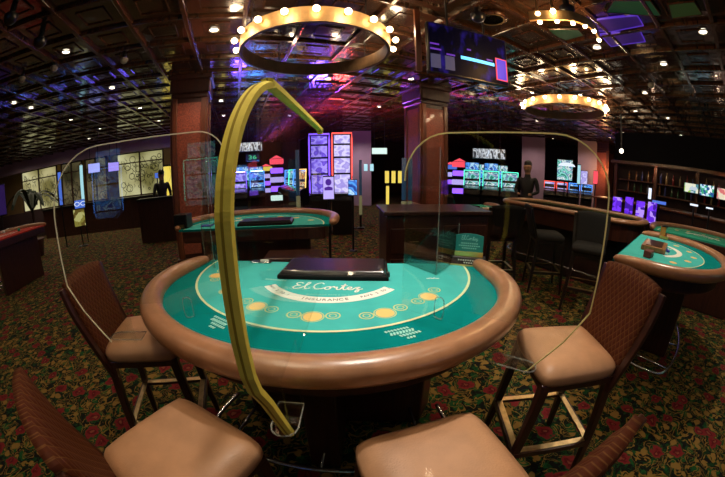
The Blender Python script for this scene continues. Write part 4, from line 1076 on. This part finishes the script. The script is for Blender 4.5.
lattice('cage_window', 'bright cream cage window with scroll ironwork behind the palm at the far left', 22, 57, cream, 1)
lattice('cage_window', 'dim cage window under the first small violet screen', 62, 82, dimc, 1)
lattice('cage_window', 'dim cream cage window between the two violet screens', 86, 107, dimc, 1)
lattice('cage_window', 'wide cream cage window with scroll ironwork beside the left pillar', 118, 164, cream, 1)
lit_sign('cage_screen', 'small violet lit screen hanging in front of the cage, left one', 'screen', 88.5, 163.5, 100, 172.5, 9.8, emis('cage_screen_blue', (.40, .42, 1.), 1.1), hang=True)
lit_sign('cage_screen', 'small violet lit screen hanging in front of the cage, right one', 'screen', 108.5, 162.5, 119, 171, 9.8, emis('cage_screen_violet', (.42, .30, 1.), 1.0), hang=True)
lit_sign('cage_screen', 'tiny blue monitor in the wide cage window', 'screen', 155, 173, 159.5, 178, 10.2, M['Eblue'], pole=True)
t = thing('cage_counter', 'dark wooden counter in front of the cage windows', 'counter', G(-5.3, 10.8, 0), GA)
bm = BM(); box(bm, (0, 0, .5), (4.8, .5, 1.0)); obj('counter_body', bm, M['dwood'], t)
bm = BM(); box(bm, (0, 0, 1.02), (4.9, .62, .04)); obj('counter_top', bm, M['black'], t)
t = thing('potted_palm', 'dark potted palm with drooping fronds before the cream cage window', 'plant', (atd(31, 200, 9.6).x, atd(31, 200, 9.6).y, 0))
bm = BM(); lathe(bm, [(.16, 0), (.24, .42), (.26, .45), (.2, .45)], n=20); obj('pot', bm, M['pot'], t, True)
bm = BM(); tube(bm, [(0, 0, .4), (.03, 0, 1.2)], .04); obj('trunk', bm, M['dwood'], t)
random.seed(3)
bm = BM()
for i in range(11):
    a = 2*PI*i/11+random.uniform(-.2, .2); r = random.uniform(.55, .9); hh = random.uniform(.35, .6)
    pts = smoothpts([(0, 0, 1.15), (.4*r*math.cos(a), .4*r*math.sin(a), 1.15+hh), (.8*r*math.cos(a), .8*r*math.sin(a), 1.15+hh*.9), (1.15*r*math.cos(a), 1.15*r*math.sin(a), 1.15+hh*.3)], 5)
    sweep(bm, pts, [(-.09, 0), (0, .02), (.09, 0), (0, -.008)], scale=[.2+.8*math.sin(PI*(k+1)/(len(pts)+1)) for k in range(len(pts))])
obj('fronds', bm, M['leaf'], t)

# ------------------------------------------------------------------ the bar (right)
BARX = 8.3
t = thing('bar_counter', 'long dark wooden bar counter with pale top at the right', 'bar counter', G(7.6, .6, 0), GA+PI/2-.12)
bm = BM(); box(bm, (0, 0, .53), (5.6, .5, 1.06)); obj('counter_body', bm, M['dwood'], t)
bm = BM(); box(bm, (0, 0, 1.08), (5.8, .7, .045)); obj('counter_top', bm, M['wood'], t, bevel=.01)
bm = BM(); tube(bm, [(-2.7, .36, .25), (2.7, .36, .25)], .02); obj('foot_rail', bm, M['brass'], t)
def purple(px0, px1, py0, py1, dist, lb):
    return lit_sign('glowing_bar_panel', lb, 'lit panel', px0, py0, px1, py1, dist, screen('purple_bar_glow', [(.05, .01, .35), (.2, .04, 1.), (.12, .02, .7), (.5, .3, 1.)], 1.0, (10, 10, 10), px0*.1), depth=.08, frame=False, pole=True)
purple(612, 621, 197, 211, 6.9, 'purple glowing bar panel, end nearest the wooden pillar')
purple(624, 632, 197, 215, 6.75, 'purple glowing bar panel, second from the wooden pillar')
purple(635, 643.5, 201, 218, 6.6, 'purple glowing bar panel, third from the wooden pillar')
purple(646, 655, 202, 223, 6.45, 'purple glowing bar panel, end nearest the right-hand table')
# back bar: shelves, posts, soffit
t = thing('back_bar', 'tall dark back bar with posts and bottle shelves behind the counter', 'back bar', G(9.6, .3, 0), GA+PI/2)
bm = BM(); box(bm, (0, -.2, 1.0), (6.6, .08, 2.0)); obj('back_panel', bm, M['wall_dark'], t)
bm = BM(); box(bm, (0, .1, .5), (6.6, .5, 1.0)); obj('lower_cabinet', bm, M['dwood'], t)
for z in (1.30, 1.62):
    bm = BM(); box(bm, (0, .02, z), (6.5, .3, .03)); obj('shelf', bm, M['wood'], t)
for i in range(6):
    bm = BM(); box(bm, (-3.25+1.3*i, .18, 1.05), (.10, .10, 2.1)); obj('post', bm, M['wood'], t)
bm = BM(); box(bm, (0, .15, 2.10), (6.7, .5, .08)); obj('cornice', bm, M['wood'], t)
bm = BM(); box(bm, (0, -.1, 2.56), (6.7, .3, .84)); obj('soffit', bm, M['blackm'], t)
bcols = [mat('bottle_%d' % i, c, .15, coat=.5) for i, c in enumerate(((.03, .10, .04), (.20, .08, .02), (.25, .27, .28), (.04, .05, .2), (.22, .02, .02), (.3, .22, .1)))]
def bottle():
    bm = BM(); lathe(bm, [(.034, 0), (.036, .01), (.036, .17), (.014, .22), (.013, .28), (.015, .285)], n=12)
    o = obj('bottle', bm, bcols[0], None, True); return o
b0 = None; nb = 0
BBm = Matrix.Translation(G(9.6, .3, 0))@Matrix.Rotation(GA+PI/2, 4, 'Z')
random.seed(11)
for z, zn in ((1.318, 'lower'), (1.638, 'upper')):
    for i in range(30):
        x = -3.1+i*.205+random.uniform(-.03, .03)
        if abs((x+3.25) % 1.3) < .09 or abs((x+3.25) % 1.3-1.3) < .09: continue
        p = BBm@Vector((x, .06, z)); k = random.randrange(6)
        bm = BM(); hgt = random.uniform(.85, 1.12)
        lathe(bm, [(.034, 0), (.036, .01), (.036, .17*hgt), (.014, .22*hgt), (.013, .27*hgt), (.015, .275*hgt)], n=10)
        o = obj('bottle', bm, bcols[k], None, True, loc=p)
        tag(o, 'liquor bottle standing on the %s shelf of the dark back bar' % zn, 'bottle', 'bottles on the %s back bar shelf' % zn)
tvm = screen('bar_tv_picture', [(.02, .1, .3), (.5, .8, .9), (.05, .4, .2), (.9, .95, 1.)], 1.0, (14, 14, 14), 2)
def gxd(px, gx): d = ray(px, 190); return gx/((d.x*XD.x+d.y*XD.y)/math.hypot(d.x, d.y))
lit_sign('bar_tv', 'bar television with green and white picture at the right, left of the pair', 'television', 684, 183.5, 698, 192.5, gxd(691, 9.0), screen('bar_tv_picture_green', [(.6, .7, .8), (.35, .6, .1), (.1, .3, .35), (.9, .9, .7)], .9, (10, 10, 10), 1))
lit_sign('bar_tv', 'bar television with blue white picture at the right, right of the pair', 'television', 699.5, 185, 713.5, 196, gxd(706, 9.0), tvm)
lit_sign('bar_tv', 'bar television with cream and red picture at the right edge', 'television', 716.5, 189, 732, 200, gxd(722, 9.0), screen('bar_tv_picture_red', [(.9, .8, .6), (.8, .2, .2), (.9, .7, .5), (.5, .3, .3)], .9, (8, 8, 8), 3))
t = lit_sign('bar_lamp', 'bright cone shaped lamp glowing on the bar', 'lamp', 648, 188, 651, 199, 7.3, M['Ewhite2'], pole=True)
lit_sign('bar_shelf_light', 'row of small blue white lights along the bar near the purple panels', 'light', 652, 201, 666, 204, 7.0, M['Eblue'], pole=True)
lit_sign('bar_shelf_light', 'short white strip light over the bar, nearer the lamp', 'light', 690, 204, 698, 206, 6.8, M['Ewhite2'], pole=True)
lit_sign('bar_shelf_light', 'short white strip light over the bar, nearer the right edge', 'light', 706, 207.5, 713, 209, 6.7, M['Ewhite2'], pole=True)
p = at(622, 151, 2.9); t = thing('spotlight', 'small bright spotlight glinting high beside the wooden pillar', 'spotlight', atd(621.5, 151, 8.0))
bm = BM(); ball(bm, (0, 0, 0), .05); obj('lens', bm, M['dl'], t, True)
bm = BM(); tube(bm, [(0, 0, .03), (0, 0, CEIL+.05-t.location.z)], .02); obj('stem', bm, M['black'], t)

# ------------------------------------------------------------------ people in the distance
def person(label, p, rz, shirt, arms='front', skin=(.36, .18, .11)):
    J = {'pel': (0, 0, .95, .13), 'ch': (0, .0, 1.25, .145), 'nk0': (0, 0, 1.45, .07), 'nk': (0, .0, 1.52, .055), 'hd': (0, .02, 1.60, .105), 'tp': (0, .02, 1.69, .10)}
    E_ = [('pel', 'ch'), ('ch', 'nk0'), ('nk0', 'nk'), ('nk', 'hd'), ('hd', 'tp')]
    for s, n in ((-1, 'l'), (1, 'r')):
        J['hip'+n] = (s*.09, 0, .88, .095); J['kn'+n] = (s*.10, .01, .48, .06); J['an'+n] = (s*.10, 0, .08, .042); J['to'+n] = (s*.11, .15, .03, .034)
        E_ += [('pel', 'hip'+n), ('hip'+n, 'kn'+n), ('kn'+n, 'an'+n), ('an'+n, 'to'+n)]
        J['sh'+n] = (s*.18, 0, 1.40, .06)
        if arms == 'front': J['el'+n] = (s*.25, .02, 1.13, .043); J['wr'+n] = (s*.14, .24, 1.08, .028); J['hn'+n] = (s*.10, .31, 1.08, .030)
        else: J['el'+n] = (s*.25, -.02, 1.12, .043); J['wr'+n] = (s*.26, .05, .88, .028); J['hn'+n] = (s*.25, .07, .79, .030)
        E_ += [('ch', 'sh'+n), ('sh'+n, 'el'+n), ('el'+n, 'wr'+n), ('wr'+n, 'hn'+n)]
    ks = list(J); me = bpy.data.meshes.new('person'); me.from_pydata([J[k][:3] for k in ks], [(ks.index(a), ks.index(b)) for a, b in E_], [])
    o = bpy.data.objects.new('person', me); C.objects.link(o)
    sk = o.modifiers.new('skin', 'SKIN'); sk.use_smooth_shade = True
    for i, k in enumerate(ks):
        d = me.skin_vertices[0].data[i]; d.radius = (J[k][3], J[k][3]*(.78 if k in ('ch', 'pel') else 1)); d.use_root = (k == 'pel')
    sb = o.modifiers.new('sub', 'SUBSURF'); sb.levels = 1; sb.render_levels = 2
    m, nt, b = newmat('clothes_and_skin'); N = nt.nodes.new; L_ = nt.links.new
    tc = N('ShaderNodeTexCoord'); sp = N('ShaderNodeSeparateXYZ'); L_(tc.outputs['Object'], sp.inputs[0])
    r = N('ShaderNodeMath'); r.operation = 'GREATER_THAN'; r.inputs[1].default_value = 1.48; L_(sp.outputs['Z'], r.inputs[0])
    r2 = N('ShaderNodeMath'); r2.operation = 'GREATER_THAN'; r2.inputs[1].default_value = .26; L_(sp.outputs['Y'], r2.inputs[0])
    mx_ = N('ShaderNodeMath'); mx_.operation = 'MAXIMUM'; L_(r.outputs[0], mx_.inputs[0]); L_(r2.outputs[0], mx_.inputs[1])
    x = N('ShaderNodeMix'); x.data_type = 'RGBA'; L_(mx_.outputs[0], x.inputs[0]); x.inputs[6].default_value = (*shirt, 1); x.inputs[7].default_value = (*skin, 1)
    L_(x.outputs[2], b.inputs['Base Color']); b.inputs['Roughness'].default_value = .7
    me.materials.append(m)
    o.location = (p[0], p[1], 0); o.rotation_euler = (0, 0, rz); tag(o, label, 'person')
    bm = BM(); lathe(bm, [(.02, .085), (.06, .07), (.082, .035), (.088, 0), (.086, -.03), (.07, -.06)][::-1], (0, -.008, 1.685), 16); obj('hair', bm, M['black'], o, True)
    for s in (-1, 1): bm = BM(); ball(bm, (s*.032, .098, 1.625), .010, 8); obj('eye', bm, M['black'], o, True)
    bm = BM(); ball(bm, (0, .108, 1.60), .013, 8, 1.5); obj('nose', bm, mat('skin_nose', skin, .6), o, True)
    return o
q = atd(162, 190, 8.8); person('person in dark clothes standing by the cage window left of the pillar', q, GA+.6, (.01, .01, .012), 'side')
q = atd(527, 190, 6.7); person('dealer in dark clothes standing at the end of the craps table', q, 2.4, (.008, .008, .010))

# ------------------------------------------------------------------ machines behind the tripod (mirrored in the dividers)
for i, (gx, gy, st) in enumerate(((-3.2, -2.6, 'blue'), (-1.6, -3.4, 'teal'), (.2, -3.8, 'purple'), (2.2, -3.6, 'blue'), (4.0, -2.6, 'teal'))):
    p = G(gx, gy); slot_machine('slot machine behind the viewer, %s of the row' % ORD[i], p, GA+PI, st, 1.8, .7, st, .35, group='slot machines behind the viewer')

# ------------------------------------------------------------------ lights
def area(p, e, col, size, tgt):
    ld = bpy.data.lights.new('glow', 'AREA'); ld.energy = e; ld.color = col; ld.size = size
    o = bpy.data.objects.new('glow', ld); C.objects.link(o); o.location = p
    d = Vector(tgt)-Vector(p); o.rotation_euler = d.to_track_quat('-Z', 'Y').to_euler(); return o
# the two downlights right above the front table and its stools
spot((.16, 1.22, CEIL-.04), 150, 1.15, (1, .92, .80), 1.0)
spot((-.60, .55, CEIL-.04), 46, 2.2, (1, .76, .50))
spot((.75, .1, CEIL-.04), 10, 2.2, (1, .76, .50))

p = atd(604, 190, 12.9); ld = bpy.data.lights.new('pillar_uplight', 'POINT'); ld.energy = 25; ld.color = (1, .5, .2); ld.shadow_soft_size = .05  # point light added to brighten the pillar
o = bpy.data.objects.new('pillar_uplight', ld); C.objects.link(o); o.location = (p.x, p.y, 1.9)
# pale weakly emissive panels along the soffit over the bar
for i, (a0, a1) in enumerate(((655, 669), (671, 685), (687, 701), (703, 722))):
    y0_, y1_ = [147+ (x-655)*.145 for x in (a0, a1)]
    P = [at(a0, y0_, CEIL-.02), at(a1, y1_, CEIL-.02), at(a1, y1_+2.6, CEIL-.02), at(a0, y0_+2.6, CEIL-.02)]
    c = sum(P, Vector())/4
    bm = BM(); slab(bm, [q-c for q in P], (0, 0, 1), .02)
    tag(obj('soffit_lamp', bm, emis('soffit_glow_%d' % i, (.7, .65, .7), .4), None, loc=c), 'pale lit ceiling panel at the edge over the bar, %s from the wooden pillar' % ORD[i], 'light panel')
t = thing('host_stand', 'dark stand with the person in dark clothes behind it, left of the pillar', 'stand', (atd(160, 200, 8.1).x, atd(160, 200, 8.1).y, 0), GA)
bm = BM(); box(bm, (0, 0, .52), (1.1, .4, 1.04)); obj('stand_body', bm, M['dwood'], t, bevel=.01)
bm = BM(); box(bm, (0, 0, 1.06), (1.16, .46, .04)); obj('stand_top', bm, M['black'], t)

# glowing posts added in place of reflections in the acrylic dividers
for i, (px, d_, y0_, ym, y1_) in enumerate(((298, 5.9, 150, 195, 226), (351, 7.6, 150, 195, 218), (360.5, 7.6, 160, 195, 218), (404, 4.6, 158, 200, 228), (410, 4.9, 158, 200, 226))):
    p = atd(px, 190, d_); a = atd(px, y0_, d_).z; b = atd(px, ym, d_).z
    t = thing('light_post', 'slender post lit pale blue above and yellow below, %s counting from the yellow foam' % ORD[i], 'light post', (p.x, p.y, 0))
    bm = BM(); tube(bm, [(0, 0, b), (0, 0, a)], .035, 10); obj('blue_tube', bm, emis('post_blue_%d' % i, (.10, .30, .55), .10), t, True)
    bm = BM(); tube(bm, [(0, 0, .35), (0, 0, b-.02)], .04, 10); obj('yellow_tube', bm, emis('post_yellow_%d' % i, (.55, .5, .22), .22), t, True)
    bm = BM(); lathe(bm, [(.1, 0), (.1, .03), (.03, .05), (.03, .35)], n=16); obj('foot', bm, M['black'], t)
a, b = atd(343, 150, 12.6), atd(371, 150, 12.6)
bm = BM(); d_ = b-a; box(bm, (0, 0, CEIL/2), (math.hypot(d_.x, d_.y), .15, CEIL)); struct(obj('wall_partition', bm, M['wall_mauve'], loc=((a.x+b.x)/2, (a.y+b.y)/2, 0), rz=math.atan2(d_.y, d_.x)))
spot((.0, 11.2, CEIL-.04), 120, 2.6, (.9, .75, .9))  # fill spot added to brighten the mauve partition
for px, d_ in ((196, 4.2), (424, 5.0)):
    p = atd(px, 170, d_); spot((p.x, p.y, CEIL-.04), 32, 2.4, (1, .62, .44))  # fill spots added to brighten the pillar fronts
spot(Vector((2.95, 1.75, CEIL-.04)), 110, 1.7, (1, .86, .66))
p = at(560, 30, 2.75); ld = bpy.data.lights.new('bulb_light', 'POINT'); ld.energy = 22; ld.color = (1, .55, .22); ld.shadow_soft_size = .05
o = bpy.data.objects.new('bulb_light', ld); C.objects.link(o); o.location = (p.x, p.y, 2.62)

for gx in (-9.2, -7.2, -5.2, -3.2):
    spot(G(gx, 10.3, CEIL-.04), 50, 3.0, (1, .8, .72), 1.0)  # fill spots added to brighten the bulkhead over the cage
for gy in (-1.8, .2, 2.2):
    p = G(9.2, gy, 1.98); ld = bpy.data.lights.new('bar_light', 'POINT'); ld.energy = 2; ld.color = (1, .66, .42); ld.shadow_soft_size = .04  # fill lights added under the cornice to brighten the bottle shelves
    o = bpy.data.objects.new('bar_light', ld); C.objects.link(o); o.location = p

for nm, col, pts, lb, e in (('purple', (.10, .02, .55), ((588, 22), (600, 19), (637, 15), (643, 25), (612, 31), (592, 30)), 'purple stained glass ceiling panel beside the bulb arc, upper one', .10),
                       ('purple', (.10, .02, .55), ((600, 34), (612, 33), (640, 31), (645, 41), (611, 46)), 'purple stained glass ceiling panel beside the bulb arc, lower one', .10),
                       ('green', (.01, .07, .025), ((606, 12), (613, 0), (650, 0), (661, 15), (645, 15)), 'dark green ceiling panel above the purple panels', .25),
                       ('green', (.03, .06, .012), ((668, 4), (694, 1), (702, 14), (672, 18)), 'dark olive green ceiling panel near the upper right downlight', .25),
                       ('green', (.01, .07, .025), ((548, 29), (578, 29), (584, 35), (566, 40), (555, 36)), 'dark green ceiling panel under the bulb arc', .25)):
    P = [at(x, y, CEIL+.012) for x, y in pts]; c = sum(P, Vector())/len(P)
    t = thing('stained_glass_panel', lb, 'ceiling panel', c)
    bm = BM(); slab(bm, [q-c for q in P], (0, 0, 1), .012); obj('glass', bm, emis('stained_'+nm, col, e, tuple(v*.5 for v in col)), t)  # flat tinted slab with a weak emission of its own colour
    bm = BM(); tube(bm, [q-c for q in P], .012, 6, True); obj('frame', bm, M['Epurframe'] if nm == 'purple' else M['beam'], t)

for px0, px1, n_ in ((522, 545, 'far_right'), (578, 597, 'by_pillar')):
    a, b = atd(px0, 150, 13.4), atd(px1, 150, 13.4); d_ = b-a; bm = BM(); box(bm, (0, 0, CEIL/2), (math.hypot(d_.x, d_.y), .15, CEIL))
    struct(obj('wall_partition_'+n_, bm, M['wall_mauve'], loc=((a.x+b.x)/2, (a.y+b.y)/2, 0), rz=math.atan2(d_.y, d_.x)))
    c = (a+b)/2*(12.2/13.4); spot((c.x, c.y, CEIL-.04), 60, 2.6, (1, .72, .75))  # fill spot added in front of each partition
